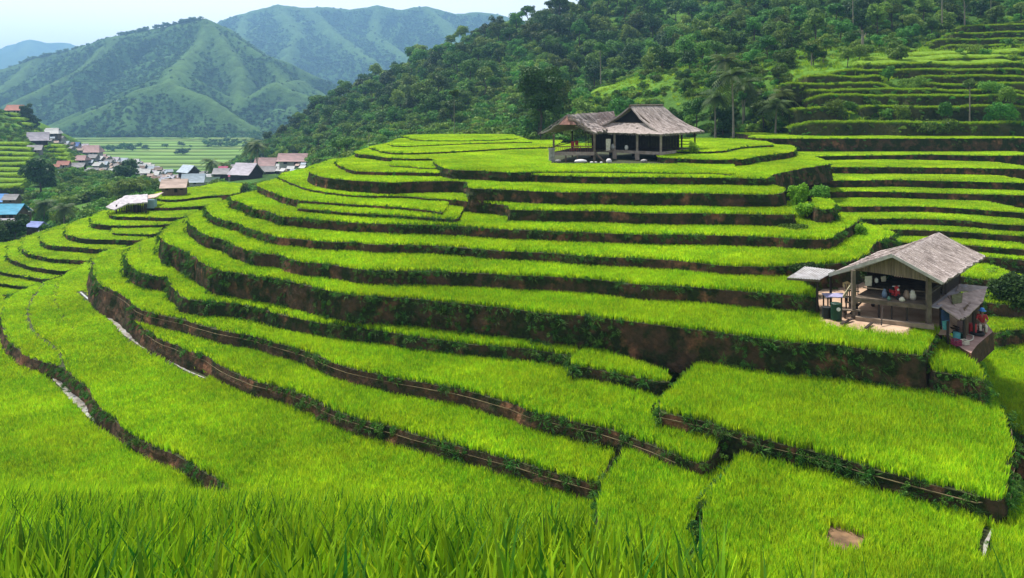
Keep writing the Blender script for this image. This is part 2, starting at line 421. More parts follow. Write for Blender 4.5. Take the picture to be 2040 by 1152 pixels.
terrace('rice terrace along the front lip of the hilltop, bending back at its right end', -6.3, 0, [(1060,348),(1090,349),(1200,352),(1350,353),(1450,354),(1528,355),(1537,349),(1560,343),(1600,335),(1646,328),(1652,324)], outl=[(1610,309),(1590,305),(1400,315),(1100,335)], wall=1.6)
terrace('tiny stepped rice strip left of the hilltop field', -6.4, 0, [(776,326),(778,330),(800,331),(830,333),(864,335),(872,333)], back=6, wall=1.0)
terrace('short rice terrace on the left shoulder just below the hilltop', -6.6, 0, [(700,313),(678,317),(671,322),(676,328),(690,335),(705,340),(740,342),(800,343),(850,344),(872,345)], back=14, wall=1.4, bare=.3)
terrace('rice terrace with a stepped front, directly under the hilltop field', -7.0, 0, [(660,327),(632,332),(618,338),(620,345),(640,352),(680,357),(720,360),(780,363),(840,361),(900,360),(926,362),(934,366),(934,371),(945,375),(980,376),(1020,378),(1100,382),(1200,382),(1275,383.5),(1350,384),(1450,386),(1530,387),(1558,384),(1562,376)], back=16, wall=1.8)
terrace('third rice terrace below the hilltop, stepping forward at mid length', -8.08, 0, [(610,335),(575,342),(557,350),(562,356),(575,362),(592,369),(608,375),(635,380),(670,385),(710,389),(760,390),(810,391),(855,395),(885,396),(935,401),(985,406),(1008,409),(1016,413),(1020,417),(1100,419),(1200,420),(1275,424),(1400,424.5),(1530,427),(1578,427),(1582,420)], back=14, wall=1.8)
terrace('small detached rice plot beside the bright bush on the right flank', -7.9, 0, [(1618,402),(1621,412),(1640,416),(1656,414),(1662,407)], outl=[(1650,398),(1622,394)], wall=2.0)
terrace('narrow rice terrace on the upper left flank, thinning out to the right', -8.36, 0, [(560,354),(530,362),(514,368),(522,375),(540,382),(560,390),(592,398),(640,402),(710,407),(790,412),(850,418),(880,423)], back=12, wall=1.3, bare=.25)
terrace('thin rice strip inserted in the fourth step of the hill', -8.64, 0, [(594,408),(594,414),(620,416),(700,423),(790,428),(850,432),(905,436),(914,434)], back=8, wall=1.2)
terrace('fourth long rice terrace below the hilltop, wrapping round both ends', -9.0, 0, [(520,378),(490,384),(468,390),(459,395),(466,399),(478,401),(490,408),(510,415),(535,420),(560,430),(585,432),(635,437),(685,441),(735,444),(810,446),(860,447),(935,451),(1020,456),(1100,459),(1200,463),(1275,465.5),(1400,467),(1530,471),(1580,474),(1630,475),(1650,474),(1670,465),(1690,452),(1706,442),(1709,436),(1690,430)], back=12, wall=1.8, bare=.15)
terrace('fifth long rice terrace below the hilltop, bending sharply at its right end', -9.80, 0, [(462,396),(432,402),(415,409),(411,416),(425,430),(450,439),(475,445),(500,455),(535,466),(560,472),(610,476),(650,480),(710,481),(735,485),(810,486),(885,489),(947,494),(985,497),(1020,499),(1095,502),(1145,507),(1220,511),(1275,512.5),(1345,517),(1395,522),(1445,527),(1530,530),(1580,527),(1630,525),(1668,522),(1700,517),(1720,507),(1738,490),(1745,482),(1776,471),(1782,466),(1760,458)], back=12, wall=1.9, bare=.15)
terrace('sixth long rice terrace below the hilltop, ending behind the lower hut', -10.5, 0, [(425,414),(395,421),(379,429),(377,440),(390,455),(410,467),(440,475),(475,490),(510,502),(560,507),(575,515),(610,521),(660,525),(690,530),(735,536),(785,537),(885,539),(1020,546),(1100,549),(1200,556),(1275,564),(1400,571),(1530,582),(1600,587),(1622,590),(1628,584)], backR=3, back=12, wall=2.0, bare=.12)
terrace('seventh long rice terrace, carrying the lower hut at its right end', -11.51, 0, [(385,427),(352,440),(331,454),(321,467),(327,480),(350,490),(375,502),(400,520),(430,535),(462,540),(510,547),(550,553),(585,561),(622,570),(660,577),(697,585),(760,588),(810,591),(860,596),(910,601),(960,606),(1020,613),(1070,621),(1120,625),(1170,627),(1220,634),(1270,639),(1320,645),(1370,652),(1420,657),(1470,666),(1530,672),(1580,680),(1630,682),(1680,686),(1730,695),(1780,700),(1830,705),(1842,703),(1850,688),(1871,655)], backR=9, back=12, wall=2.2, bare=.1, batter=.1)
terrace('small rice plot at the right corner below the lower hut', -12.1, 0, [(1846,705),(1847,718),(1862,735),(1895,740),(1930,745),(1953,752),(1962,757),(1958,740)], outl=[(1915,700),(1880,670),(1862,668)], wall=1.6)
terrace('eighth long rice terrace, stepping forward into a rectangular block on the right', -13.3, 0, [(330,470),(285,478),(262,492),(250,508),(253,517),(262,527),(280,540),(300,547),(334,552),(345,570),(357,585),(372,593),(400,597),(450,600),(510,611),(560,624),(610,635),(660,645),(710,651),(760,657),(810,665),(860,672),(910,679),(960,685),(1020,690),(1070,695),(1120,704),(1139,706),(1142,726),(1170,730),(1220,740),(1270,750),(1315,760),(1335,759)], back=12, backR=1, wall=2.0)
terrace('large rectangular rice field at the right below the lower hut', -13.2, 0, [(1389,720),(1345,764),(1318,790),(1312,806),(1318,816),(1340,820),(1370,825),(1400,831),(1468,854),(1536,872),(1618,893),(1672,906),(1740,927),(1808,944),(1876,961),(1944,978),(1988,989),(1998,984),(2015,892),(2006,850),(1992,812),(1974,797)], outl=[(1960,745),(1700,700),(1500,690)], wall=1.2, batter=.08)
terrace('ninth long rice terrace, sweeping from the left ridge to the lower right', -14.1, .013, [(255,492),(215,498),(193,507),(186,525),(187,542),(193,557),(212,572),(237,582),(262,600),(284,617),(325,627),(375,637),(425,652),(510,669),(572,687),(635,707),(697,730),(760,745),(860,762),(935,777),(1020,799),(1060,816),(1129,832),(1215,853),(1283,877),(1352,904),(1398,921),(1412,912),(1434,886)], back=9, backR=3, wall=1.9, bare=.22, batter=.22)
terrace('tenth rice terrace, a tapering band above the brown bank of the big lower field', -15.0, .012, [(290,625),(272,632),(272,640),(295,657),(325,675),(362,690),(412,707),(450,730),(510,755),(572,772),(628,791),(650,805),(697,824),(734,835),(803,853),(906,883),(1009,907),(1112,938),(1180,957),(1193,956),(1230,903)], back=6, backR=1.0, wall=1.6, bare=.25, batter=.3)
terrace('small rice plot in the lower right centre between two furrows', -14.6, 0, [(1237,908),(1200,956),(1192,985),(1188,1060),(1200,1130),(1290,1160),(1380,1165),(1384,1100),(1386,1021),(1410,985),(1450,925)], outl=[(1440,880),(1250,860)], wall=1.2)
terrace('wide rice field at the bottom right with a bare earth hollow', -14.05, 0, [(1480,902),(1440,950),(1397,1014),(1394,1100),(1400,1180),(1560,1250),(1740,1300),(1940,1320),(1962,1170),(1970,1100),(1982,1006)], outl=[(1990,985),(1800,930),(1480,840)], wall=1.5)
terrace('rice field at the far right edge of the bottom corner', -14.1, 0, [(1988,1018),(1975,1090),(1958,1170),(2200,1240),(2250,1010)], outl=[(2200,930),(1995,1006)], wall=1.5)
terrace('big lower left rice field curving round the foot of the hill', -15.85, .02, [(205,504),(180,518),(135,541),(120,552),(87,561),(50,575),(20,590),(5,615),(2,640),(10,665),(40,700),(65,712),(100,722),(130,733),(165,765),(190,795),(215,825),(240,850),(290,880),(350,905),(400,935),(440,962),(460,985),(470,1060)], outl=[(1400,1100),(1400,960),(1200,900),(500,690),(270,560)], wall=1.3, bare=.3, batter=.35)
terrace('rice field in the bottom left corner beyond the muddy channel', -16.55, .02, [(-260,560),(-250,800),(-200,1150),(600,1180)], outl=[(560,900),(300,780),(100,650),(-20,575),(-120,540)], wall=2.0)
LEFTT = [
 ('topmost', -13.6, [(312,384),(308,390),(316,396),(350,398),(410,391),(456,388),(475,384)], [(480,366),(440,363),(400,372),(330,381)]),
 ('second', -14.0, [(300,398),(292,406),(296,412),(325,414),(375,412),(405,410),(440,405)], [(440,385),(320,388)]),
 ('third', -14.45, [(225,417),(218,422),(221,428),(232,431),(275,432),(325,434),(360,433),(390,425)], [(400,405),(300,405),(240,412)]),
 ('fourth', -14.95, [(196,423),(185,430),(183,438),(190,446),(225,449),(275,449),(332,447),(360,440)], [(370,420),(250,418),(215,419)]),
 ('fifth, a thin strip', -15.3, [(226,458),(228,464),(260,466),(300,467),(320,464)], [(320,440),(230,440)]),
 ('sixth', -15.6, [(160,437),(140,446),(131,455),(132,465),(140,469),(162,475),(187,477),(225,477),(280,478),(300,470)], [(320,430),(220,430),(185,430)]),
 ('seventh', -16.2, [(110,452),(90,462),(81,470),(82,477),(95,487),(112,490),(150,492),(187,495),(230,497),(250,488)], [(260,450),(180,446),(135,446)]),
 ('eighth', -16.8, [(70,465),(50,478),(45,490),(47,500),(62,506),(100,514),(125,516),(185,518),(210,508)], [(220,470),(130,455),(100,456)]),
 ('ninth', -17.3, [(40,477),(20,488),(13,498),(16,510),(26,518),(50,527),(87,535),(134,539),(165,528)], [(180,490),(100,467),(60,469)]),
 ('tenth', -17.8, [(10,484),(-20,500),(-30,520),(-8,535),(12,544),(50,550),(92,556),(125,548)], [(120,500),(60,477),(30,479)]),
 ('eleventh', -18.2, [(-30,486),(-80,510),(-70,550),(-20,562),(10,566),(55,571),(85,563)], [(80,520),(30,490),(0,484)]),
 ('twelfth', -18.6, [(-90,495),(-150,530),(-130,575),(-40,585),(0,588),(20,588),(50,580)], [(50,540),(0,500),(-40,488)]),
]
for nm, a, px, ol in LEFTT:
    terrace(f'{nm} of the rice terraces fanning out on the left flank', a, 0, px, outl=ol, wall=2.0, step=.8, batter=.12)
RIGHTT = [
 ('highest', -5.1, [(1500,270),(1504,275),(1620,276),(1700,276),(1790,276),(1900,276),(2060,275)], 8),
 ('second highest', -6.9, [(1590,305),(1600,311),(1680,310),(1780,309),(1855,308),(1955,310),(2080,309)], 9),
 ('third', -7.5, [(1640,326),(1652,332),(1705,333),(1780,333),(1880,334),(2080,337)], 9),
 ('fourth', -8.3, [(1600,350),(1610,358),(1705,359),(1780,358),(1855,360),(2080,365)], 9),
 ('fifth', -9.1, [(1600,376),(1615,382),(1705,381),(1780,382),(1880,385),(2080,390)], 9),
 ('sixth', -9.8, [(1630,401),(1655,410),(1730,411),(1830,411),(1930,416),(2080,427)], 9),
 ('seventh', -10.4, [(1680,429),(1702,435),(1780,435),(1855,436),(1930,440),(1980,446),(2080,450)], 8),
 ('eighth', -11.0, [(1690,450),(1720,455),(1755,457),(1830,458),(1930,463),(2080,473)], 8),
 ('ninth', -11.6, [(1740,470),(1760,474),(1790,482),(1830,483),(1930,488),(2080,500)], 8),
 ('tenth', -12.2, [(1735,488),(1750,496),(1800,503),(1900,507),(2000,514),(2080,523)], 8),
 ('eleventh', -12.8, [(1700,505),(1720,520),(1850,540),(1930,552),(2000,560),(2080,566)], 9),
 ('twelfth', -13.6, [(1880,560),(1900,590),(1960,600),(2010,606),(2090,600)], 8),
 ('thirteenth', -14.6, [(1930,600),(1950,650),(1985,662),(2010,655),(2100,660)], 8),
 ('lowest', -15.6, [(1940,690),(1960,760),(2000,830),(2030,862),(2120,875),(2500,890)], 14),
]
for nm, a, px, bk in RIGHTT:
    terrace(f'{nm} of the terraces rising on the right side of the picture', a, 0, px, back=bk, wall=2.6 if a > -7 else 1.9, step=.7, batter=.1, bare=.08)

# near bank the photographer stands on
def bank_z(Y): return -1.065-.4686*Y
bk_edge = [(-500,968),(0,965),(200,972),(430,990),(800,1010),(1100,1045),(1300,1100),(1450,1150),(1700,1215),(1950,1270),(2600,1350)]
def bank_far(u):
    v = np.interp(u, [p[0] for p in bk_edge], [p[1] for p in bk_edge])
    return 1.065/((v-HV)/F-.4686)
us = np.linspace(-500, 2600, 120); ts = np.linspace(0, 1, 60)
V = []
for t in ts:
    for u in us:
        Yf = min(24., bank_far(u)); Y = 1.6+(Yf-1.6)*t
        V.append(((u-HU)/F*Y if Y > 0 else 0, Y, bank_z(Y)-.78+.08*float(fbm(u*.01, Y*.6, 3, 3))))
for u in us:
    Yf = min(24., bank_far(u)); V.append(((u-HU)/F*(Yf+1.2), Yf+1.2, bank_z(Yf)-6))
nu = len(us)
Fc = np.array([(j*nu+i, j*nu+i+1, (j+1)*nu+i+1, (j+1)*nu+i) for j in range(len(ts)) for i in range(nu-1)])
link('ground', make_mesh('near_ground', V, Fc, M_MUD, smooth=True), None, kind='structure', label='sloping near ground under the tall foreground rice')

# ------------------------------------------------------------------ rice on the terraces
EXCL = []   # (level index None = all) polygons without rice, world XY
def excl_pix(a, b, pts): EXCL.append((a, [tuple(on_plane(u, v, a, b)[:2]) for u, v in pts]))
FUR = []    # thin furrows: (polyline XY, half width)
def furrow(a, b, pts, hw): FUR.append(([tuple(on_plane(u, v, a, b)[:2]) for u, v in pts], hw))
excl_pix(-6.1, 0, [(1094,327),(1350,328),(1395,300),(1385,298),(1190,298),(1104,302)])
excl_pix(-14.05, 0, [(1640,1044),(1648,1050),(1644,1070),(1650,1092),(1680,1096),(1715,1090),(1722,1078),(1730,1062),(1700,1056),(1676,1046)])
excl_pix(-14.6, 0, [(1395,950),(1412,952),(1455,917),(1440,905)])
excl_pix(-11.51, 0, [(1618,600),(1634,634),(1662,650),(1798,669),(1826,652),(1875,645),(1900,600),(1860,560),(1640,560)])
furrow(-15.85, .02, [(87,563),(60,600),(53,630),(70,665),(98,682),(118,700),(130,733)], .17)
furrow(-15.85, .02, [(115,560),(108,595),(118,625),(142,650),(155,672),(175,682)], .09)
furrow(-14.1, .013, [(262,500),(278,480),(280,520)], .08)
furrow(-13.3, 0, [(1172,690),(1150,700),(1140,712)], .14)
furrow(-13.3, 0, [(275,497),(281,482),(279,512)], .09)

# strips of water in the channels; rice keeps off them
RIB = []
def ribbon(a, b_, pts, label, m, name='water', dz=0.0, margin=.16):
    L = [on_plane(u, v, a, b_) for u, v, _ in pts]; E = smooth_line([(x, y) for x, y, _ in L], .2); n = len(E)
    w_ = np.interp(np.linspace(0, len(pts)-1, n), range(len(pts)), [p[2] for p in pts]); T = np.gradient(E, axis=0); T /= np.linalg.norm(T, axis=1, keepdims=True); Nn = np.stack([T[:, 1], -T[:, 0]], 1)
    w1 = w_*(1+.5*fbm(E[:, 0]*1.5, E[:, 1]*1.5, 3, 3)); w2 = w_*(1+.5*fbm(E[:, 0]*1.5, E[:, 1]*1.5, 8, 3))
    V = [(x, y, a+b_*x+dz) for x, y in E+Nn*w1[:, None]]+[(x, y, a+b_*x+dz) for x, y in E-Nn*w2[:, None]]
    Fc = [(i, n+i, n+i+1, i+1) for i in range(n-1)]; o = link(name, make_mesh(name, V, Fc, m), None, kind='structure', label=label)
    RIB.append((a, [tuple(x) for x in E], float(np.max(w_))+margin)); return o
M_WATER = mat('shallow_water', (.46, .45, .44), .12, .25, 3, spec=.8, col2=(.26, .22, .17))
ribbon(-16.55, .02, [(2,650,.06),(18,685,.20),(36,708,.28),(58,722,.16),(80,734,.06)], 'upper stretch of pale water in the lower left channel', M_WATER, dz=-.06)
ribbon(-16.55, .02, [(88,728,.06),(128,768,.20),(165,803,.30),(200,838,.26),(246,870,.06)], 'long pale pool in the lower left channel', M_WATER, dz=-.06)
ribbon(-15.85, .02, [(160,580,.07),(200,615,.08),(235,645,.10),(256,668,.22),(276,684,.24),(292,694,.09),(330,711,.07),(372,736,.08),(410,752,.04)], 'thin pale water line along the brown bank', M_WATER, dz=-.06)
ribbon(-14.05, 0, [(1976,1050,.02),(1969,1068,.05),(1965,1080,.06),(1960,1104,.02)], 'little pool in the furrow at the bottom right', M_WATER, dz=-.06)
def patch(a, pts, label):
    E = smooth_line([on_plane(u, v, a, 0)[:2] for u, v in pts+[pts[0]]], .15)[:-1]; n = len(E); c_ = E.mean(0); V = [(x, y, a-.13+.05*float(fbm(x*2, y*2, 3, 3))) for x, y in E]+[(c_[0], c_[1], a-.16)]
    link('ground', make_mesh('bare_ground', V, [(i, (i+1) % n, n) for i in range(n)], M_BARE, smooth=True), None, kind='structure', label=label)
# narrow trodden lips of dry earth along three banks
M_LIP = mat('dry_lip', (.20, .155, .075), .95, .5, 3, bump=.5, col2=(.09, .065, .035))
M_BARE = mat('bare_earth', (.25, .145, .075), .95, .4, 2.2, bump=.9, col2=(.09, .055, .03))
def lip_line(t, out, dep, lab):
    E = t['edge']+t['N']*out; b = MB(); pts = [(x, y, t['a']+t['b']*x-dep) for x, y in E[8:-6:3]]
    b.tube(pts, [.017+.007*math.sin(k*.7) for k in range(len(pts))], 5); b.build('ground', M_LIP, None, kind='structure', label=lab)
for t in TER:
    if t['label'].startswith('ninth long'): lip_line(t, .16, .30, 'narrow dry earth lip along the ninth long terrace')
    if t['label'].startswith('tenth'): lip_line(t, .16, .30, 'narrow dry earth lip along the tenth terrace')
    if t['label'].startswith('large rect'): lip_line(t, .14, .32, 'narrow dry earth lip along the large rectangular field')

patch(-14.05, [(1632,1040),(1634,1100),(1730,1102),(1736,1056),(1690,1042)], 'bare earth hollow in the rice at the bottom right')
patch(-14.6, [(1388,952),(1414,956),(1460,918),(1444,902),(1415,920)], 'bare earth patch between the small plot and the wide field')
patch(-6.1, [(1092,329),(1350,330),(1400,300),(1385,297),(1190,297),(1100,300)], 'trampled dark ground under the hilltop house')
def highest_level(px, py):
    zz = np.full(len(px), -1e9); idx = np.full(len(px), -1)
    for i, t in enumerate(TER):
        x0, y0 = t['poly'].min(0); x1, y1 = t['poly'].max(0)
        s = np.where((px > x0) & (px < x1) & (py > y0) & (py < y1))[0]
        if not len(s): continue
        ins = s[in_poly(px[s], py[s], t['poly'])]; inr = in_poly(px[ins], py[ins], t['rpoly'])
        z = t['a']+t['b']*px[ins]
        up = z > zz[ins]; zz[ins[up]] = z[up]; idx[ins[up]] = np.where(inr[up], i, -2)
    return idx, zz
def scatter_rice():
    res = {0: [], 1: []}
    bands = [(17.5, 46, .165, 0), (46, 75, .235, 0), (75, 140, .33, 1)]
    for (ya, yb, sp, kind) in bands:
        xs = np.arange(-80, 85, sp); ys = np.arange(ya, yb, sp)
        gx, gy = np.meshgrid(xs, ys); gx = gx.ravel(); gy = gy.ravel()
        u = gx/gy*F+HU; keep = (u > -220) & (u < 2200); gx = gx[keep]; gy = gy[keep]
        gx = gx+rng.uniform(-.5, .5, len(gx))*sp*.8; gy = gy+rng.uniform(-.5, .5, len(gy))*sp*.8
        idx, zz = highest_level(gx, gy)
        k = idx >= 0; gx, gy, zz, idx = gx[k], gy[k], zz[k], idx[k]
        ok = np.ones(len(gx), bool)
        aa = np.array([t['a'] for t in TER])[idx]
        for lv, pl in EXCL: ok &= ~((np.abs(aa-lv) < .02) & in_poly(gx, gy, pl))
        for ln, hw in FUR:
            ok &= seg_dist(gx, gy, ln) > hw*(1+.5*fbm(gx*2, gy*2, 3, 2))
        for lv, ln, hw in RIB: ok &= ~((np.abs(aa-lv) < .02) & (seg_dist(gx, gy, ln) < hw))
        v = HV-zz/gy*F; ok &= v < 1290
        gx, gy, zz, idx = gx[ok], gy[ok], zz[ok], idx[ok]
        lips = np.array([t['lip'] for t in TER])[idx]
        res[kind].append(np.stack([gx, gy, zz-lips, sp*np.ones(len(gx))], 1))
    for kind, coll, nm, lab in ((0, C_TUFT, 'rice', 'bright green young rice filling the nearer hill terraces'), (1, C_TUFT_FAR, 'rice', 'bright green rice on the farther terraces')):
        A = np.vstack(res[kind]); n = len(A)
        rot = np.stack([rng.normal(0, .035, n), rng.normal(0, .035, n), rng.uniform(0, 6.28, n)], 1)
        hgt = (1+.12*fbm(A[:, 0]*.5, A[:, 1]*.5, 31, 3))*np.interp(A[:, 1], [28, 45, 65, 100], [.92, .72, .42, .40])
        s = (1.0 if kind else np.clip(A[:, 3]/.19, .9, 1.35))
        sc = np.stack([s*np.ones(n), s*np.ones(n), hgt*rng.uniform(.88, 1.12, n)*1.0], 1)
        scatter(nm, A[:, :3], rot, sc, rng.integers(0, 5, n), coll, lab)
        print('rice', kind, n)
scatter_rice()

# near bank rice
def near_rice():
    n = 40000
    u = rng.uniform(-120, 2160, n); Y = np.sqrt(rng.uniform(3.2**2, 23.8**2, n))
    far = np.minimum(23.8, bank_far(u)); k = Y < far; u = u[k]; Y = Y[k]; n = len(u)
    fr = rng.random(n) < np.clip((Y-4)/15, 0, 1)**.8
    dens = rng.random(n) < np.interp(Y, [5.5, 7.5, 10, 14], [.17, .26, .48, .68]); u, Y, fr = u[dens], Y[dens], fr[dens]
    X = (u-HU)/F*Y; z = bank_z(Y)-.76
    for sel, coll, ni, lab in ((~fr, C_NEAR, 8, 'tall long-bladed rice in the immediate foreground'), (fr, C_NEARB, 6, 'rice on the slope just beyond the tall foreground blades')):
        m = int(sel.sum()); rot = np.stack([rng.normal(0, .045, m), rng.normal(0, .045, m), rng.uniform(0, 6.28, m)], 1)
        s = rng.uniform(.85, 1.12, m)*(np.interp(Y[sel], [7, 22], [1.05, .72]) if coll is C_NEAR else 1)
        zz = z[sel]+(.90-.92*s if coll is C_NEAR else .24)
        scatter('rice', np.stack([X[sel], Y[sel], zz], 1), rot, s, rng.integers(0, ni, m), coll, lab); print('near', m)
near_rice()
# ------------------------------------------------------------------ land behind the terraces
def land_mat(name, dark, mid, light, nscale=.05, fine=.4, bumpd=1.0):
    m = bpy.data.materials.new(name); m.use_nodes = True
    nt = m.node_tree; N = nt.nodes; L = nt.links; b = N['Principled BSDF']; b.inputs['Roughness'].default_value = .95; b.inputs['Specular IOR Level'].default_value = .05
    ge = N.new('ShaderNodeNewGeometry')
    def noise(sc, det):
        n = N.new('ShaderNodeTexNoise'); n.inputs['Scale'].default_value = sc; n.inputs['Detail'].default_value = det; n.inputs['Roughness'].default_value = .65
        L.new(ge.outputs['Position'], n.inputs['Vector']); return n.outputs['Fac']
    def ramp(f, a, c):
        r = N.new('ShaderNodeMapRange'); r.inputs[1].default_value = a; r.inputs[2].default_value = c; L.new(f, r.inputs[0]); return r.outputs[0]
    def mixc(f, c1, c2):
        x = N.new('ShaderNodeMix'); x.data_type = 'RGBA'
        for i, c in ((6, c1), (7, c2)):
            if isinstance(c, tuple): x.inputs[i].default_value = (*c, 1)
            else: L.new(c, x.inputs[i])
        L.new(f, x.inputs[0]); return x.outputs[2]
    c = mixc(ramp(noise(nscale, 6), .4, .6), dark, mid)
    at = N.new('ShaderNodeAttribute'); at.attribute_name = 'grass'
    c = mixc(at.outputs['Fac'], c, mixc(ramp(noise(fine, 5), .35, .65), light, tuple(x*.6 for x in light)))
    L.new(c, b.inputs['Base Color'])
    bp = N.new('ShaderNodeBump'); bp.inputs['Strength'].default_value = 1; bp.inputs['Distance'].default_value = bumpd; L.new(noise(fine, 6), bp.inputs['Height']); L.new(bp.outputs[0], b.inputs['Normal'])
    return m
M_HILL = land_mat('hillside_cover', (.025, .060, .015), (.055, .125, .024), (.14, .28, .03), .04, .5, .6)
M_MOUNT = land_mat('mountain_cover', (.028, .080, .026), (.050, .120, .032), (.085, .165, .042), .012, .08, 4.)

class Sheet: pass
def loft(name, curves, n=160, sub=24, amp=1.5, nsc=.03, mat_=None, label=None, back=None, grass=None, seed=1, nmask=None):
    us = np.linspace(curves[0][0][0], curves[0][-1][0], n); C = []
    for c in curves:
        c = np.array(c, float); C.append(np.stack([np.interp(us, c[:, 0], c[:, 1]), np.interp(us, c[:, 0], c[:, 2])], 1))
    rows = []
    pts = []
    for c in C:
        k = np.ones(9)/9
        v = np.convolve(np.pad(c[:, 0], 4, 'edge'), k, 'valid'); Y = np.convolve(np.pad(c[:, 1], 4, 'edge'), k, 'valid')
        pts.append(np.stack([(us-HU)/F*Y, Y, (HV-v)/F*Y], 1))
    for i in range(len(pts)-1):
        a, b_ = pts[i], pts[i+1]
        p0 = pts[max(i-1, 0)]; p3 = pts[min(i+2, len(pts)-1)]
        for j in range(sub):
            t = j/sub; m1 = (b_-p0)*.5; m2 = (p3-a)*.5
            rows.append((2*t**3-3*t**2+1)*a+(t**3-2*t**2+t)*m1+(-2*t**3+3*t**2)*b_+(t**3-t**2)*m2)
    rows.append(pts[-1])
    G = np.array(rows)
    ns = amp*fbm(G[..., 0]*nsc, G[..., 1]*nsc, seed, 5)
    G[..., 2] += ns
    s = Sheet(); s.G = G.copy(); s.name = name
    nr = G.shape[0]
    if back:
        ex = []
        for k in range(1, 7):
            q = G[-1].copy(); q[:, 1] += back[0]*k/6; q[:, 2] -= back[1]*(k/6)**1.3; ex.append(q)
        G = np.concatenate([G, np.array(ex)])
    first = G[:1].copy(); first[..., 2] -= 12; G = np.concatenate([first, G])
    Rn = G.shape[0]
    i, j = np.meshgrid(np.arange(Rn-1), np.arange(n-1), indexing='ij'); q = (i*n+j).ravel()
    Fc = np.stack([q, q+1, q+n+1, q+n], 1)
    g = np.zeros(Rn*n)
    if grass is not None:
        g = grass(G.reshape(-1, 3))
    me = make_mesh(name, G.reshape(-1, 3), Fc, mat_ or M_HILL, smooth=True, attrs={'grass': g})
    s.obj = link(name, me, None, kind='structure')
    if label: s.obj['label'] = label
    s.U = s.G[..., 0]/s.G[..., 1]*F+HU; s.V = HV-s.G[..., 2]/s.G[..., 1]*F
    return s
def sheet_at(s, u, v, near=True):
    d = (s.U-u)**2+(s.V-v)**2
    k = np.where(d.ravel() <= d.min()+9)[0]
    Gf = s.G.reshape(-1, 3)[k]; p = Gf[np.argmin(Gf[:, 1])] if near else Gf[np.argmax(Gf[:, 1])]
    return p
def rnd_on(s, n, r):
    i = r.uniform(0, s.G.shape[0]-1.001, n); j = r.uniform(0, s.G.shape[1]-1.001, n)
    a, b_ = i.astype(int), j.astype(int); fi, fj = (i-a)[:, None], (j-b_)[:, None]; G = s.G
    p = (G[a, b_]*(1-fi)+G[a+1, b_]*fi)*(1-fj)+(G[a, b_+1]*(1-fi)+G[a+1, b_+1]*fi)*fj
    ar = np.linalg.norm(np.cross(G[a+1, b_]-G[a, b_], G[a, b_+1]-G[a, b_]), axis=1)
    k = r.random(n) < ar/np.percentile(ar, 98)
    return p[k]
def uv(p):
    p = np.asarray(p, float); return p[..., 0]/p[..., 1]*F+HU, HV-p[..., 2]/p[..., 1]*F

def blob(u, v, u0, v0, ru, rv): return np.exp(-(((u-u0)/ru)**2+((v-v0)/rv)**2))
# back forest hill
HB = loft('forest_hill', [
 [(440,380,225),(520,360,218),(620,348,198),(720,326,150),(900,300,138),(1150,296,134),(1700,296,132)],
 [(440,362,300),(470,345,310),(540,314,290),(620,300,265),(720,285,235),(900,262,205),(1150,235,185),(1400,190,190),(1700,150,195)],
 [(440,350,400),(470,335,410),(500,310,400),(560,280,360),(640,245,330),(720,222,300),(850,180,280),(1000,140,265),(1150,105,255),(1400,60,250),(1700,0,250)],
 [(440,346,440),(465,330,435),(500,309,430),(560,275,420),(600,250,410),(640,222,400),(700,196,390),(760,162,380),(850,130,360),(950,80,340),(1060,50,330),(1150,18,320),(1300,-50,310),(1700,-190,300)],
 ], amp=4.5, nsc=.02, label='forested hill rising behind the terraces', back=(160, 60), seed=11,
 grass=lambda g: np.clip(fbm(g[:, 0]*.02, g[:, 1]*.02, 77, 3)*1.6, 0, .6))
def gC(g):
    u, v = uv(g)
    z = blob(u, v, 1230, 165, 130, 38)+blob(u, v, 1880, 112, 240, 30)+.8*blob(u, v, 1620, 145, 120, 25)+blob(u, v, 1390, 70, 60, 60)*.7+.5*blob(u, v, 1700, 200, 200, 60)
    return np.clip(z+fbm(g[:, 0]*.05, g[:, 1]*.05, 5, 3)*.35, 0, 1)
HC = loft('terraced_hill', [
 [(1060,310,126),(1300,308,120),(1560,306,112),(1700,300,107),(2250,300,107)],
 [(1060,284,140),(1150,252,146),(1300,245,138),(1560,236,118),(1700,224,113),(2250,224,113)],
 [(1060,278,150),(1140,222,160),(1240,180,165),(1400,148,150),(1560,165,128),(1700,150,128),(2250,148,128)],
 [(1060,274,160),(1140,214,170),(1240,166,185),(1330,118,205),(1400,92,190),(1560,120,148),(1700,121,142),(1850,112,146),(2250,92,148)],
 [(1060,272,166),(1140,213,172),(1240,163,190),(1330,108,212),(1400,64,226),(1460,10,238),(1600,40,200),(1700,60,180),(1850,55,182),(2250,10,182)],
 [(1060,270,170),(1140,212,175),(1240,162,193),(1330,106,215),(1400,60,230),(1460,2,245),(1600,-90,260),(1850,-150,270),(2250,-260,280)],
 ], amp=1.6, nsc=.035, label='green hillside with overgrown terraces on the right', back=(150, 70), seed=23, grass=gC)
def gV(g):
    u, v = uv(g)
    return np.clip(.5*fbm(g[:, 0]*.03, g[:, 1]*.03, 50, 3)+.9*blob(u, v, 60, 250, 60, 14)+.6*blob(u, v, 200, 345, 40, 10)+.2, 0, 1)
HL = loft('village_hillside', [
 [(-300,520,118),(0,492,122),(150,468,132),(300,424,134),(380,402,142),(450,392,155),(620,380,172)],
 [(-300,400,200),(0,395,200),(150,388,200),(300,380,190),(400,372,190),(500,362,195),(620,348,205)],
 [(-300,290,260),(0,290,260),(60,292,265),(120,318,280),(200,335,290),(300,350,290),(400,357,270),(500,352,240),(620,340,232)],
 [(-300,180,330),(0,216,330),(50,238,335),(75,258,340),(110,282,350),(160,302,370),(230,325,390),(340,344,400),(480,348,390),(620,334,300)],
 ], amp=1.2, nsc=.03, label='hillside with the village, left', back=(120, 45), seed=31, grass=gV)
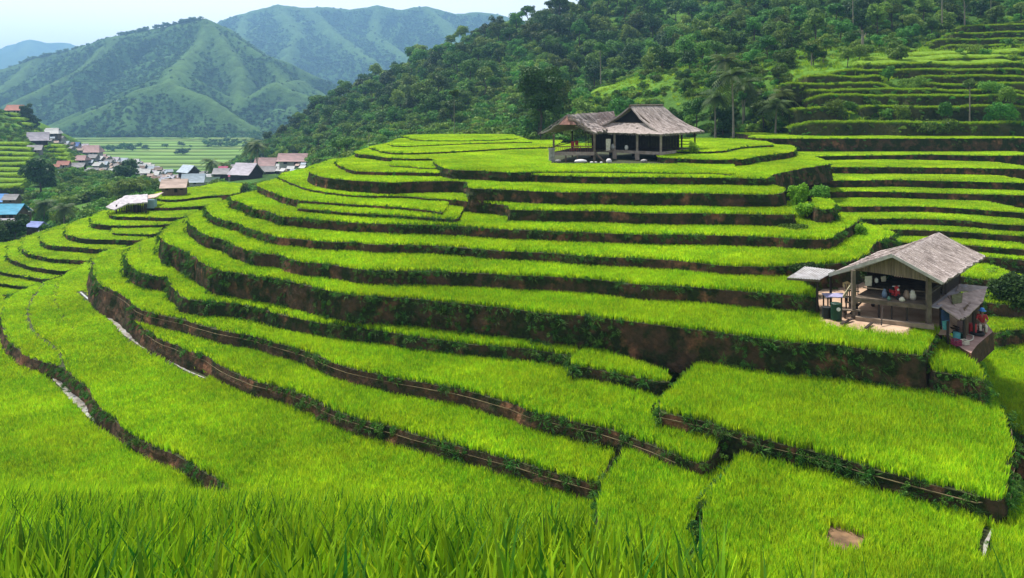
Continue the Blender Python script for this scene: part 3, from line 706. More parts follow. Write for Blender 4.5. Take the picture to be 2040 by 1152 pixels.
# great ground sheet
g = 9000
link('ground', make_mesh('ground', [(-g,-g,-47.5),(g,-g,-47.5),(g,g,-47.5),(-g,g,-47.5)], np.array([[0,1,2,3]]), M_HILL, attrs={'grass': [.5]*4}), None, kind='structure', label='valley ground reaching to the horizon')
# lower ground under the terrace hill and right of it
def lowland():
    xs = np.linspace(-110, 110, 90); ys = np.linspace(18, 145, 70); V = []
    for y in ys:
        for x in xs:
            u = x/y*F+HU
            z = -18.6-.02*max(0, 60-y)
            if x < -10: z -= (-10-x)*.10
            z = min(z, -18.6)
            if u > 1500: z = z+min(1, (u-1500)/300)*1.3
            V.append((x, y, z+.3*float(fbm(x*.1, y*.1, 4, 3))))
    n = len(xs); Fc = np.array([(j*n+i, j*n+i+1, (j+1)*n+i+1, (j+1)*n+i) for j in range(len(ys)-1) for i in range(n-1)])
    link('ground', make_mesh('lower_ground', V, Fc, M_HILL, smooth=True, attrs={'grass': [.6]*len(V)}), None, kind='structure', label='grassy ground at the foot of the terraces')
lowland()
# valley paddies
def paddies():
    V = []; Fc = []; mi = []; n = 90; xs = np.linspace(-480, 60, n); k = 0; Yp = 430.0; z = -47.0; r = random.Random(3)
    rows = []
    while Yp < 830:
        rows.append((Yp, z)); Yp += r.uniform(11, 26)*(1+Yp/1500); z += .35+.4*r.random()
    for q in range(len(rows)-1):
        (y0, zz), (y1, _) = rows[q], rows[q+1]
        def ln(y): return y+10*fbm(xs*.008, np.full(n, y*.01), 8, 3)
        a, b_ = ln(y0), ln(y1)
        base = len(V)
        V += [(x, ya, zz-1.3) for x, ya in zip(xs, a)]+[(x, ya, zz) for x, ya in zip(xs, a)]+[(x, yb+.3, zz) for x, yb in zip(xs, b_)]
        for i in range(n-1):
            Fc.append((base+i, base+i+1, base+n+i+1, base+n+i)); mi.append(1)
            Fc.append((base+n+i, base+n+i+1, base+2*n+i+1, base+2*n+i)); mi.append(0 if (q*7+i//9*3) % 5 else 2)
    m1 = mat('valley_rice', (.17, .30, .035), .9, .35, .02); m2 = mat('valley_rice_pale', (.20, .29, .045), .9, .3, .03); m3 = mat('paddy_bund', (.15, .25, .035), .9, .3, .05)
    me = make_mesh('paddy_fields', V, np.array(Fc), [m1, m3, m2]); me.polygons.foreach_set('material_index', np.array(mi, dtype=np.int32))
    link('ground', me, None, kind='structure', label='pale green paddy fields on the valley floor')
paddies()

# ------------------------------------------------------------------ mountains from ridge lines
def mountain(name, ridges, xr, yr, res, slope, base, label, amp=10, gul=.75, seed=3, wround=9, crest=15, spur=100):
    xs = np.arange(xr[0], xr[1], res); ys = np.arange(yr[0], yr[1], res); gx, gy = np.meshgrid(xs, ys); sh = gx.shape; px, py = gx.ravel(), gy.ravel()
    wx = px+18*fbm(px*.006, py*.006, seed+1, 3); wy = py+18*fbm(px*.006, py*.006, seed+2, 3)
    H = np.full(len(px), base-40.0); D = np.full(len(px), 1e9); DM = np.full(len(px), 1e9); nmain = len(ridges)
    rs = random.Random(seed); extra = []
    for rd in ridges:
        p3 = [Vector(P(*q)) for q in rd]
        for a, b_ in zip(p3[:-1], p3[1:]):
            L_ = (b_-a).length; k = max(1, int(L_/spur)); d = (b_-a).normalized(); pr = Vector((d.y, -d.x, 0))
            for i in range(k):
                p0 = a.lerp(b_, (i+rs.random())/k); sg = 1 if rs.random() < .5 else -1
                for s_ in ((sg,) if rs.random() < .5 else (1, -1)):
                    q = p0.copy(); q.z -= 2; dr = (pr*s_+d*rs.uniform(-.35, .35)).normalized(); pts = [q]; ll = rs.uniform(.6, 1.5)*spur
                    for j in range(3):
                        dr = (dr+Vector((rs.uniform(-.3, .3), rs.uniform(-.3, .3), 0))).normalized(); q = q+dr*ll; q.z -= slope*.60*ll*(1+.15*j); pts.append(q)
                    extra.append(pts)
    for ri, rd in enumerate(ridges+extra):
        sl = slope
        if isinstance(rd, dict): sl = rd['s']; rd = rd['r']
        p3 = [tuple(q) for q in rd] if isinstance(rd[0], Vector) else [P(*q) for q in rd]
        for (a, b_) in zip(p3[:-1], p3[1:]):
            vx, vy = b_[0]-a[0], b_[1]-a[1]; t = np.clip(((wx-a[0])*vx+(wy-a[1])*vy)/(vx*vx+vy*vy), 0, 1)
            d = np.hypot(wx-a[0]-t*vx, wy-a[1]-t*vy)
            h = a[2]+(b_[2]-a[2])*t-sl*(np.sqrt(d*d+wround**2)-wround)
            if ri < nmain: DM = np.minimum(DM, d)
            up = h > H; D = np.where(up, d, D); H = np.maximum(H, h)
    far = np.clip(D/70, 0, 1)
    gl = 1-np.abs(fbm(px*.011, py*.011, seed+5, 4))*2.2
    H = H-far*gul*26*np.clip(gl, 0, 1)+amp*.5*fbm(px*.03, py*.03, seed+9, 4)*(.3+far)
    H = np.maximum(H, base)
    grass = np.clip(.95*np.exp(-(DM/(crest*1.35))**1.3)+.5*np.exp(-D/(crest*.8))*(1+.6*fbm(px*.012, py*.012, seed+22, 3))+fbm(px*.01, py*.01, seed+20, 4)*.30-.06, 0, 1)
    Rn, n = sh; i, j = np.meshgrid(np.arange(Rn-1), np.arange(n-1), indexing='ij'); q = (i*n+j).ravel()
    Fc = np.stack([q, q+1, q+n+1, q+n], 1)
    G = np.stack([px, py, H], 1)
    me = make_mesh(name, G, Fc, M_MOUNT, smooth=True, attrs={'grass': grass})
    o = link(name, me, None, kind='structure', label=label)
    return G, grass, D
MT1 = mountain('mountain', [
 [(-300,190,1500),(-60,160,1450),(0,142,1430),(70,115,1400),(150,98,1370),(230,72,1330),(300,56,1290),(360,44,1260),(402,36,1240),(440,54,1270),(490,92,1300),(545,135,1330),(600,165,1350),(680,190,1370),(780,215,1390)],
 [(402,36,1240),(380,80,1160),(352,118,1060),(338,163,930)],
 [(338,163,930),(400,188,900),(450,222,870),(515,268,840)],
 [(338,163,930),(280,178,920),(210,208,915),(130,240,920),(90,258,930)],
 [(402,36,1240),(440,100,1140),(480,150,1080),(500,200,1010)],
 [(230,72,1330),(180,130,1200),(120,165,1120),(40,205,1050)],
 [(70,115,1400),(20,165,1250),(-60,200,1150)],
 [(460,245,960),(510,196,985),(562,166,1000),(612,190,985),(665,228,965)],
 [(562,166,1000),(585,160,1120),(600,165,1300)],
 [(545,135,1330),(640,190,1150),(690,230,1050)],
 ], (-1000, 140), (820, 1560), 4.5, .78, -49, 'green mountain with grassy ridges across the valley', seed=40)
MT2 = mountain('mountain', [
 [(380,80,2300),(440,42,2280),(490,26,2260),(560,10,2240),(605,16,2200),(650,14,2240),(695,20,2260),(750,10,2280),(795,20,2260),(850,12,2280),(905,28,2300),(945,24,2320),(1000,32,2350),(1035,44,2380),(1100,62,2400),(1200,90,2400)],
 [(560,10,2240),(600,70,2000),(570,120,1850),(620,175,1700)],
 [(605,16,2200),(690,80,2000),(740,120,1850),(780,160,1750)],
 [(750,10,2280),(740,70,2080),(810,110,1900),(850,140,1800)],
 [(850,12,2280),(900,60,2100),(930,95,1950),(1000,130,1800)],
 [(490,26,2260),(480,70,2050),(500,100,1900)],
 [(1000,32,2350),(1000,70,2150),(1060,100,2000)],
 ], (-1000, 500), (1600, 2700), 9, .74, -49, 'blue-green mountain range behind the nearer mountain', seed=60, amp=16, wround=14, crest=22, spur=130)
MT3 = mountain('mountain', [
 [(-300,110,3900),(-60,108,3900),(0,98,3850),(35,88,3800),(62,80,3750),(90,86,3800),(130,85,3850),(165,96,3900),(260,120,4000)],
 [(62,80,3750),(40,110,3400)], [(130,85,3850),(150,120,3500)],
 ], (-3600, -1500), (3200, 4300), 18, .5, -49, 'distant pale blue mountain at the left edge', seed=80, amp=22, wround=30, spur=250)

# ------------------------------------------------------------------ haze
hz = bpy.data.materials.new('haze_air'); hz.use_nodes = True; N = hz.node_tree.nodes; L = hz.node_tree.links
N.remove(N['Principled BSDF']); pv = N.new('ShaderNodeVolumePrincipled'); L.new(pv.outputs[0], N['Material Output'].inputs['Volume'])
pv.inputs['Color'].default_value = (.33, .62, .98, 1); pv.inputs['Density'].default_value = .00029; pv.inputs['Anisotropy'].default_value = .3
hb = MB(); hb.box((0, 2100, 120), (9000, 4700, 345)); ho = hb.build('haze', hz); ho['kind'] = 'stuff'; ho['label'] = 'pale blue haze hanging over the valley'
# ------------------------------------------------------------------ vegetation
M_TREE = leaf_mat('tree_leaf', (.135, .27, .033), (.038, .11, .024), trans=.28, rand=.5, hue=.045)
M_TREE_DK = leaf_mat('dark_tree_leaf', (.055, .12, .022), (.022, .058, .014), trans=.25, rand=.25, hue=.03)
M_BUSH = leaf_mat('bush_leaf', (.15, .31, .030), (.055, .15, .022), trans=.3, rand=.45, hue=.045)
M_BRIGHT = leaf_mat('bright_bush_leaf', (.28, .48, .03), (.12, .30, .02), trans=.4, rand=.15, hue=.02)
M_FAR = leaf_mat('far_tree_leaf', (.085, .19, .038), (.035, .105, .028), trans=.25, rand=.35, hue=.03)
M_PALM = leaf_mat('palm_leaf', (.10, .16, .026), (.035, .07, .015), trans=.3, rand=.15, hue=.02)
M_TRUNK = mat('pale_bark', (.30, .26, .19), .9, .4, 3, bump=.5)
M_TRUNKD = mat('dark_bark', (.10, .075, .05), .9, .4, 3, bump=.5)

def crown_mesh(name, seed, lobes, nleaf, leaf, m, jitter=.55, inner=.25):
    """lobes: (x,y,z,rx,rz). leaf-sized faces spread through the shells of the lobes"""
    r = np.random.default_rng(seed); w_ = np.array([l[3]*l[4] for l in lobes]); w_ = w_/w_.sum()
    k = r.choice(len(lobes), nleaf, p=w_); L = np.array(lobes)[k]
    d = r.normal(size=(nleaf, 3)); d /= np.linalg.norm(d, axis=1, keepdims=True)
    d[:, 2] = np.where(d[:, 2] < -.35, -d[:, 2], d[:, 2])
    rad = np.where(r.random(nleaf) < inner, r.uniform(.4, .85, nleaf), r.uniform(.86, 1.12, nleaf))
    wob = 1+.22*fbm(d[:, 0]*2.3+k*5, d[:, 1]*2.3+d[:, 2]*3, seed, 3)
    c = L[:, :3]+d*np.stack([L[:, 3], L[:, 3], L[:, 4]], 1)*(rad*wob)[:, None]
    nrm = d+r.normal(size=(nleaf, 3))*jitter; nrm /= np.linalg.norm(nrm, axis=1, keepdims=True)
    t = np.cross(nrm, r.normal(size=(nleaf, 3))); t /= np.linalg.norm(t, axis=1, keepdims=True); b_ = np.cross(nrm, t)
    s = leaf*r.uniform(.55, 1.25, nleaf)[:, None]
    q = np.stack([c-t*s, c-b_*s*.55, c+t*s, c+b_*s*.55], 1).reshape(-1, 3)
    Fc = np.arange(nleaf*4).reshape(-1, 4)
    rv = np.clip(.5-.45*fbm(c[:, 0]*.5, c[:, 1]*.5+c[:, 2]*.5, seed+4, 2)+r.normal(0, .22, nleaf), 0, 1)
    return make_mesh(name, q, Fc, m, attrs={'rnd': np.repeat(rv, 4)})
def rnd_lobes(seed, R_, H, n, z0, flat=.75):
    r = np.random.default_rng(seed); out = [(0, 0, z0+H*.55, R_*.62, R_*.55*flat)]
    for i in range(n):
        a = 2*np.pi*i/n+r.uniform(-.4, .4); rr = R_*r.uniform(.35, .68); z = z0+H*r.uniform(.2, .9)
        s = R_*r.uniform(.28, .48); out.append((rr*math.cos(a), rr*math.sin(a), z, s, s*flat*r.uniform(.8, 1.15)))
    return out
def trunk_mesh(name, seed, h, r0, m, limbs=4, spread=2.0):
    r = random.Random(seed); b = MB()
    pts = [(0, 0, -.8)]+[(r.uniform(-.15, .15)*h*.12*i, r.uniform(-.15, .15)*h*.12*i, h*i/4) for i in range(1, 5)]
    b.tube(pts, [r0*1.35, r0, r0*.85, r0*.65, r0*.4], 7)
    for k in range(limbs):
        a = 2*math.pi*k/limbs+r.random(); z = h*r.uniform(.55, .95)
        b.tube([(0, 0, z), (math.cos(a)*spread*.5, math.sin(a)*spread*.5, z+spread*.35), (math.cos(a)*spread, math.sin(a)*spread, z+spread*.8)], [r0*.45, r0*.3, r0*.12], 5)
    me = bpy.data.meshes.new(name); me.from_pydata(b.v, [], b.f); me.materials.append(m); me.update(); return me

TREEP = []
for i in range(9):
    r = random.Random(i*31+5)
    Rr = r.uniform(3.0, 4.4); H = r.uniform(4.0, 7.0); th = r.uniform(3.5, 7.0) if i % 3 else 2.5
    cm = crown_mesh('crown', 200+i, rnd_lobes(i+50, Rr, H, 7+i % 3, th-1.5, r.uniform(.75, 1.05)), 1500, .36, M_TREE if i != 4 else M_TREE_DK)
    tm = trunk_mesh('trunk', i, th+H*.35, .22, M_TRUNKD, 4, Rr*.5)
    TREEP.append((cm, tm, Rr, th+H))
BUSHP = [crown_mesh('bush', 300+i, [(l[0], l[1], max(.2, l[2]), l[3], l[4]) for l in rnd_lobes(90+i, 1.3, 1.3, 5, .1, .8)], 380, .19, M_BUSH) for i in range(5)]
C_BUSH = proto_collection('bush_proto', BUSHP)
def joined(name, cm, tm):
    me = bpy.data.meshes.new(name); V = [v.co[:] for v in cm.vertices]; n = len(V); V += [v.co[:] for v in tm.vertices]
    Fc = [tuple(p.vertices) for p in cm.polygons]; k = len(Fc); Fc += [tuple(x+n for x in p.vertices) for p in tm.polygons]
    me.from_pydata(V, [], Fc); me.materials.append(cm.materials[0]); me.materials.append(tm.materials[0])
    me.polygons.foreach_set('material_index', np.array([0]*k+[1]*(len(Fc)-k), dtype=np.int32))
    a = me.attributes.new('rnd', 'FLOAT', 'POINT'); src = np.zeros(n, dtype=np.float32); cm.attributes['rnd'].data.foreach_get('value', src)
    a.data.foreach_set('value', np.concatenate([src, np.zeros(len(V)-n, dtype=np.float32)])); me.update(); return me
C_TREE = proto_collection('tree_proto', [joined('tree', c, t) for c, t, _, _ in TREEP])
FARP = [crown_mesh('far_crown', 400+i, rnd_lobes(130+i, 5, 5, 5, 0, .9), 200, 1.1, M_FAR) for i in range(4)]
C_FAR = proto_collection('far_tree_proto', FARP)
WEEDP = []
for i in range(5):
    V, Fc, A = blades(26, .36, .05, .1, seg=3, lean=.9, seed=500+i, radius=.26, droop=1.0)
    WEEDP.append(make_mesh('weed', V, Fc, M_WEED, attrs={'rnd': A}))
    WEEDP.append(crown_mesh('weed_leafy', 520+i, [(0, 0, .12, .3, .22), (.2, .1, .2, .2, .18), (-.2, -.05, .15, .2, .2)], 90, .075, M_WEED, jitter=1.2, inner=.5))
C_WEED = proto_collection('weed_proto', WEEDP)

def tree_thing(kind, i, loc, rz, sc, label, group=None, name='tree', cat='tree'):
    cm, tm = TREEP[i][:2]
    t = thing(name, loc, label, cat, rz, group, sc)
    link('crown', cm, t); link('trunk', tm, t); return t

def pal_uv(u, v): return (u > -60) & (u < 2100) & (v < 420)
# --- candidate tree places on the back hill and the right hillside
def spaced(p, dist, maxn):
    out = []; cell = {}
    for q in p:
        dd = dist(q); k = (int(q[0]//8), int(q[1]//8)); bad = False
        for a in (-1, 0, 1):
            for b_ in (-1, 0, 1):
                for o in cell.get((k[0]+a, k[1]+b_), []):
                    if (o[0]-q[0])**2+(o[1]-q[1])**2 < dd*dd: bad = True; break
        if bad: continue
        cell.setdefault(k, []).append(q); out.append(q)
        if len(out) >= maxn: break
    return np.array(out)
cand = rnd_on(HB, 26000, rng); u, v = uv(cand)
dens = fbm(cand[:, 0]*.022, cand[:, 1]*.022, 91, 3)
k = (u > 470) & (u < 1700) & (v < 330) & (v > -60) & (dens > -.28)
k &= ~((u < 650) & (v > 316)) & ~((u > 1180) & (v > 215)) & ~((u > 1430)) & ~((v > 262) & (u > 700) & (u < 1060))
PB = spaced(cand[k], lambda q: 5.0+q[1]*.0045, 900)
cand = rnd_on(HC, 26000, rng); u, v = uv(cand); d2 = fbm(cand[:, 0]*.04, cand[:, 1]*.04, 92, 3)
k = (u > 1300) & (u < 2120) & (v < 275) & (v > -90)
zone = ((v < 90-30*np.clip((u-1700)/340, 0, 1)) & (u > 1540)) | ((v < 135) & (u > 1560) & (u < 1800)) | ((v > 120) & (u > 1380) & (u < 1560) & (d2 > -.35)) | ((v > 235) & (u < 1460) & (d2 > -.2)) | ((u < 1600) & (v < 140) & (d2 > -.12)) | ((u >= 1300) & (u < 1560) & (d2 > .1))
zone &= ~((v > 92) & (u > 1800))
k &= zone
PC = spaced(cand[k], lambda q: 4.4+q[1]*.004, 700)
allp = [(p, 'B') for p in PB]+[(p, 'C') for p in PC]
print('tree sites', len(PB), len(PC))
rr = random.Random(12)
sites = []
for p, s in allp:
    i = rr.randrange(9); sc = rr.uniform(.72, 1.15)*(1.0 if s == 'B' else .78); sk = .4
    if s == 'C' and p[1] < 165: sc *= .72
    uu, vv = uv(p)
    if s == 'B' and vv > 270: sc *= .7
    if s == 'C' or vv > 240: p = p-np.array([0, 0, 1.6*sc])
    sites.append((p, s, i, sc, uu, vv))
sites.sort(key=lambda q: -q[3]/q[0][1]*(1 if -20 < q[4] < 2060 and -30 < q[5] < 300 else .01))
SM = {'B': HB, 'C': HC}
rest = []
for n_, (p, s, i, sc, uu, vv) in enumerate(sites):
    ang = rr.uniform(0, 6.28)
    if n_ < 270:
        if s == 'B':
            ridge = vv < np.interp(uu, [500, 640, 760, 950, 1150], [312, 232, 172, 92, 30])
            if ridge: lab, g_ = 'green tree standing on the skyline of the forested hill', 'trees along the skyline ridge of the forested hill'
            else: lab, g_ = 'leafy tree in the dense wood on the hill behind the terraces', 'trees of the wood on the hill behind the terraces'
        else:
            if vv < 110: lab, g_ = 'shady tree in the dark wood at the top right', 'trees of the dark wood above the right hillside'
            else: lab, g_ = 'bushy tree on the green slope right of the hilltop house', 'trees on the slope right of the hilltop house'
        tree_thing('forest', i, tuple(p-np.array([0, 0, .4])), ang, sc, lab, g_)
    else: rest.append((p, i, sc, ang))
A = np.array([q[0] for q in rest]); n = len(A)
if n: scatter('forest', A-np.array([0, 0, .4]), np.array([(0, 0, q[3]) for q in rest]), np.array([q[2] for q in rest]), np.array([q[1] for q in rest]), C_TREE, 'far trees closing the gaps in the hill forest')

# --- undergrowth
def bushes(sheet, n, cond, smin, smax, label, seed, coll=None, nidx=5, name='undergrowth', sink=.2):
    r = np.random.default_rng(seed); p = rnd_on(sheet, n, r); u, v = uv(p); k = cond(u, v, p); p = p[k]; n = len(p)
    s = r.uniform(smin, smax, n)
    scatter(name, p-np.array([0, 0, sink]), np.stack([r.normal(0, .15, n), r.normal(0, .15, n), r.uniform(0, 6.28, n)], 1), np.stack([s, s, s*r.uniform(.7, 1.2, n)], 1), r.integers(0, nidx, n), coll or C_BUSH, label)
def cC(u, v, p):
    lightz = blob(u, v, 1230, 165, 130, 38)+blob(u, v, 1880, 112, 240, 26)+blob(u, v, 1620, 145, 110, 22)
    n_ = fbm(p[:, 0]*.08, p[:, 1]*.08, 14, 3)
    terr = (u > 1570) & (v > 96)
    return (u > 1060) & (u < 2120) & (v > -80) & np.where(terr, n_ > np.where((u > 1930) & (v > 195), .12, .40), n_ > -.50+lightz*.50)
bushes(HC, 34000, cC, .35, 1.15, 'shrubs and low growth on the right hillside', 2)
def cL(u, v, p):
    n_ = fbm(p[:, 0]*.06, p[:, 1]*.06, 15, 3)
    m = (u > -100) & (u < 620) & (v < 480) & (v > 212)
    ter = (u < 75) & (v < 385) & (v > 285); vil = (v < 380) & (u > 230)
    return m & ~ter & np.where(vil, n_ > .15, n_ > -.3)

# mountain woods
def mount_wood(Gm, n, smin, smax, thr, label, seed, vmax=285):
    G, grass, D = Gm; r = np.random.default_rng(seed); k = r.integers(0, len(G), n); p = G[k]+r.normal(0, 2, (n, 3))*np.array([1, 1, 0]); g_ = grass[k]; u, v = uv(p)
    ok = (r.random(n) > np.clip((g_-thr+.38)*1.9, 0, .97)) & (p[:, 2] > -47) & (u > -80) & (u < 1250); p = p[ok]; n = len(p); s = r.uniform(smin, smax, n)
    scatter('forest', p-np.array([0, 0, 2]), np.stack([0*s, 0*s, r.uniform(0, 6.28, n)], 1), s, r.integers(0, 4, n), C_FAR, label)
    print(label, n)
mount_wood(MT1, 90000, .22, .62, .60, 'woods on the green mountain across the valley', 5)
mount_wood(MT2, 70000, .35, .95, .62, 'woods on the blue-green mountain range', 6)
# tree line on the left crest of the nearer mountain
r = np.random.default_rng(9); pts = []
for (a, b_) in zip([(0,142,1430),(70,115,1400),(150,98,1370),(230,72,1330),(300,56,1290),(360,44,1260)], [(70,115,1400),(150,98,1370),(230,72,1330),(300,56,1290),(360,44,1260),(402,36,1240)]):
    for q in range(26):
        t = r.random(); pts.append(P(a[0]+(b_[0]-a[0])*t, a[1]+(b_[1]-a[1])*t+2, a[2]+(b_[2]-a[2])*t))
pts = np.array(pts)+np.array([0, 0, -1]); n = len(pts)
scatter('forest', pts, np.stack([np.zeros(n), np.zeros(n), r.uniform(0, 6, n)], 1), r.uniform(.4, 1.25, n), r.integers(0, 4, n), C_FAR, 'ragged tree line on the crest of the green mountain')

# --- palms
def palm_meshes(seed, H, L=3.4, nf=24, lean=.06):
    r = random.Random(seed); b = MB(); lx = lean*H; ly = r.uniform(-.03, .03)*H
    pts = [(lx*(t**2), ly*t*t, H*t-.5*(t == 0)) for t in [i/8 for i in range(9)]]
    b.tube(pts, [.22, .17, .15, .14, .13, .13, .12, .12, .13], 7)
    tm = bpy.data.meshes.new('trunk'); tm.from_pydata(b.v, [], b.f); tm.materials.append(M_TRUNK); tm.update()
    V = []; Fc = []; A = []
    top = Vector((lx, ly, H))
    for k in range(nf):
        a = 2*math.pi*k/nf*1.0+r.uniform(-.25, .25); el = r.uniform(-.55, 1.2); ll = L*r.uniform(.8, 1.1)
        d = Vector((math.cos(a), math.sin(a), 0)); side = Vector((-math.sin(a), math.cos(a), 0)); rv = r.random()
        n = 13; prev = None
        for i in range(n+1):
            t = i/n; p = top+d*ll*t*math.cos(el*(1-t*.6))+Vector((0, 0, ll*(t*math.sin(el)-.55*t*t*(1+.3*math.cos(el)))))
            wd = .85*math.sin(math.pi*min(.98, t*.93+.06))**.6
            if prev is not None and i > 1:
                for sgn in (-1, 1):
                    base = len(V); dp = (p-prev)
                    q0 = prev; q1 = prev+dp*.9
                    tip = prev+dp*1.1+side*sgn*wd+Vector((0, 0, -wd*.45))
                    V += [q0[:], q1[:], (tip+dp*.15)[:], (tip-dp*.1)[:]]; A += [rv]*4; Fc.append((base, base+1, base+2, base+3))
            prev = p
    fm = make_mesh('fronds', V, Fc, M_PALM, attrs={'rnd': A}); return tm, fm
def palm(u, vt, vb, Y, label, seed, L=3.4, group=None):
    x, y, z = P(u, vb, Y); H = (vb-vt)/F*Y; tm, fm = palm_meshes(seed, H, L, lean=random.Random(seed).uniform(-.05, .05))
    t = thing('palm_tree', (x, y, z), label, 'palm tree'); link('trunk', tm, t); link('fronds', fm, t); return t
palm(1461, 152, 268, 116, 'tall coconut palm with wide fronds right of the hilltop house', 1, 3.9)
palm(1545, 208, 274, 114, 'short dark palm near the foot of the right hillside terraces', 2, 3.0)
palm(1508, 188, 262, 128, 'half-hidden palm between the tall palm and the short dark one', 3, 3.0)
palm(1560, 190, 262, 118, 'palm with arching fronds behind the short dark one', 14, 3.2)
palm(1482, 165, 262, 124, 'middle-sized palm leaning right of the tall coconut palm', 15, 3.4)
palm(1425, 190, 270, 121, 'small palm left of the tall coconut palm', 16, 2.8)
palm(1446, 120, 225, 140, 'bushy-headed palm just behind the tall coconut palm', 4, 3.6)
palm(500, 285, 325, 235, 'dark palm rising above the pink-roofed village houses', 5, 4.2)
palm(512, 290, 328, 232, 'yellowish palm beside the dark one above the village', 6, 4.0)
palm(421, 322, 352, 228, 'small palm between the grey village roofs and the valley fields', 7, 3.6)
palm(446, 328, 352, 220, 'low palm next to the magenta-roofed village house', 8, 3.2)
palm(128, 412, 445, 136, 'pale palm in the hollow below the village', 9, 2.6)
palm(88, 405, 440, 150, 'bushy palm above the lilac-roofed hut', 10, 2.6)

# --- the single trees one notices
def big_tree(u, vb, Y, wpx, hpx, label, seed, m=M_TREE_DK, n=6500, leaf=.26, trunk_frac=.3, trunkm=M_TRUNKD, lob=12, sunk=.4):
    x, y, z = P(u, vb, Y); W = wpx/F*Y/2; H = hpx/F*Y
    lo = rnd_lobes(seed, W, H*(1-trunk_frac), lob, H*trunk_frac, .9)
    cm = crown_mesh('crown', seed, lo, n, leaf, m); tm = trunk_mesh('trunk', seed, H*.75, max(.09, W*.055), trunkm, 6, W*.6)
    t = thing('tree', (x, y, z-sunk), label, 'tree'); link('crown', cm, t); link('trunk', tm, t); return t
big_tree(1078, 284, 124, 112, 150, 'big dark spreading tree behind the left end of the hilltop house', 21, leaf=.24, n=9000)
big_tree(1112, 240, 150, 60, 80, 'lighter tree peeping over the big dark tree by the hilltop house', 22, M_TREE, 2500)
big_tree(80, 392, 190, 66, 76, 'round dark tree beside the terraces on the far left slope', 23, n=4200, leaf=.4, trunk_frac=.12)
big_tree(52, 250, 330, 30, 46, 'dark tree right of the red-roofed house on the crest', 24, n=1800, leaf=.6, trunk_frac=.1)
big_tree(66, 262, 330, 26, 30, 'small bushy tree lower down the crest from the red-roofed house', 25, n=1300, leaf=.6, trunk_frac=.1)
big_tree(250, 380, 230, 60, 62, 'dark tree in the middle of the slope below the village', 26, n=2600, leaf=.5, trunk_frac=.1)
big_tree(262, 405, 165, 80, 44, 'rounded olive tree above the thatched terrace hut', 27, M_TREE, 3500, .35, .1)
big_tree(330, 392, 160, 50, 30, 'low spreading tree behind the pinkish roof on the left terraces', 28, M_TREE, 1800, .35, .1)
big_tree(30, 478, 122, 52, 48, 'dark shrubby tree in front of the turquoise roof', 29, M_TREE_DK, 2600, .22, .05)
big_tree(-2, 482, 120, 60, 46, 'dark shrubby tree cut off by the left edge of the picture', 30, M_TREE_DK, 2200, .22, .05)
big_tree(1240, 232, 138, 60, 34, 'feathery tree seen over the hilltop house roofs', 33, M_TREE, 1800, .28, .15)
def slim(u, vt, vb, Y, label, seed, crown_px=0, m=M_TREE, r0=.13, cz=1.0):
    x, y, z = P(u, vb, Y); H = (vb-vt)/F*Y; b = MB(); rr_ = random.Random(seed)
    dx = rr_.uniform(-.03, .03)*H
    b.tube([(0, 0, -.5), (dx*.3, 0, H*.35), (dx*.6, 0, H*.7), (dx, 0, H)], [r0*1.2, r0, r0*.85, r0*.6], 7)
    for q in range(3):
        a = rr_.uniform(0, 6.28); zz = H*rr_.uniform(.7, .97); b.tube([(dx*.8, 0, zz), (dx+math.cos(a)*.5, math.sin(a)*.5, zz+.5), (dx+math.cos(a)*.9, math.sin(a)*.9, zz+1.2)], [r0*.4, r0*.3, r0*.15], 5)
    t = thing('tree', (x, y, z), label, 'tree'); b.build('trunk', M_TRUNK, t)
    if crown_px:
        W = crown_px/F*Y/2
        link('crown', crown_mesh('crown', seed, [(dx+l[0], l[1], l[2], l[3], l[4]) for l in rnd_lobes(seed, W, W*1.6, 6, H-W*.5, .8)], 1100, .22, m), t)
    return t
slim(1197, 100, 168, 186, 'slender pale-trunked tree above the light green spur', 1, 34)
slim(1100, 96, 136, 240, 'tree with a short pale trunk in the upper wood', 2, 44)
slim(1719, 60, 120, 142, 'pale bare tree trunk standing on the grassy knoll', 3, 0, r0=.28)
slim(1617, 104, 146, 136, 'thin leaning tree at the left end of the upper terraces', 4, 26)
slim(1640, 112, 142, 138, 'smallest pale stem beside the leaning tree of the upper terraces', 5, 16, r0=.07)
slim(1763, -25, 28, 176, 'first pale-stemmed tree from the left in the dark top right wood', 6, 46)
slim(1877, -30, 42, 172, 'second pale-stemmed tree, deep in the dark top right wood', 7, 50)
slim(1922, 2, 64, 168, 'pale-stemmed tree with a light drooping crown, top right', 8, 62, r0=.16)
slim(1974, -10, 30, 178, 'thin stem at the right edge of the dark top right wood', 9, 30, r0=.08)
slim(1932, 172, 240, 110, 'spindly tree with a bare stem on the right hillside terraces', 10, 26, r0=.09)
slim(905, 190, 292, 138, 'thin whitish stem behind the left end of the hilltop terraces', 11, 20, r0=.06)
slim(735, 262, 296, 190, 'whitish leaning stem at the foot of the forested hill', 12, 14, r0=.10)
slim(1480, 196, 262, 122, 'grey slender trunk right beside the tall coconut palm', 13, 20, r0=.08)
slim(1700, -10, 62, 176, 'yellow-green tree at the edge of the dark top right wood', 14, 62, M_BUSH, .12)
slim(1112, 2, 45, 318, 'spreading tree on the skyline where the forested hill leaves the picture', 15, 26, M_TREE_DK, .2)
slim(1058, 22, 50, 328, 'flat-crowned tree on the skyline left of the spreading one', 16, 22, M_TREE_DK, .2)

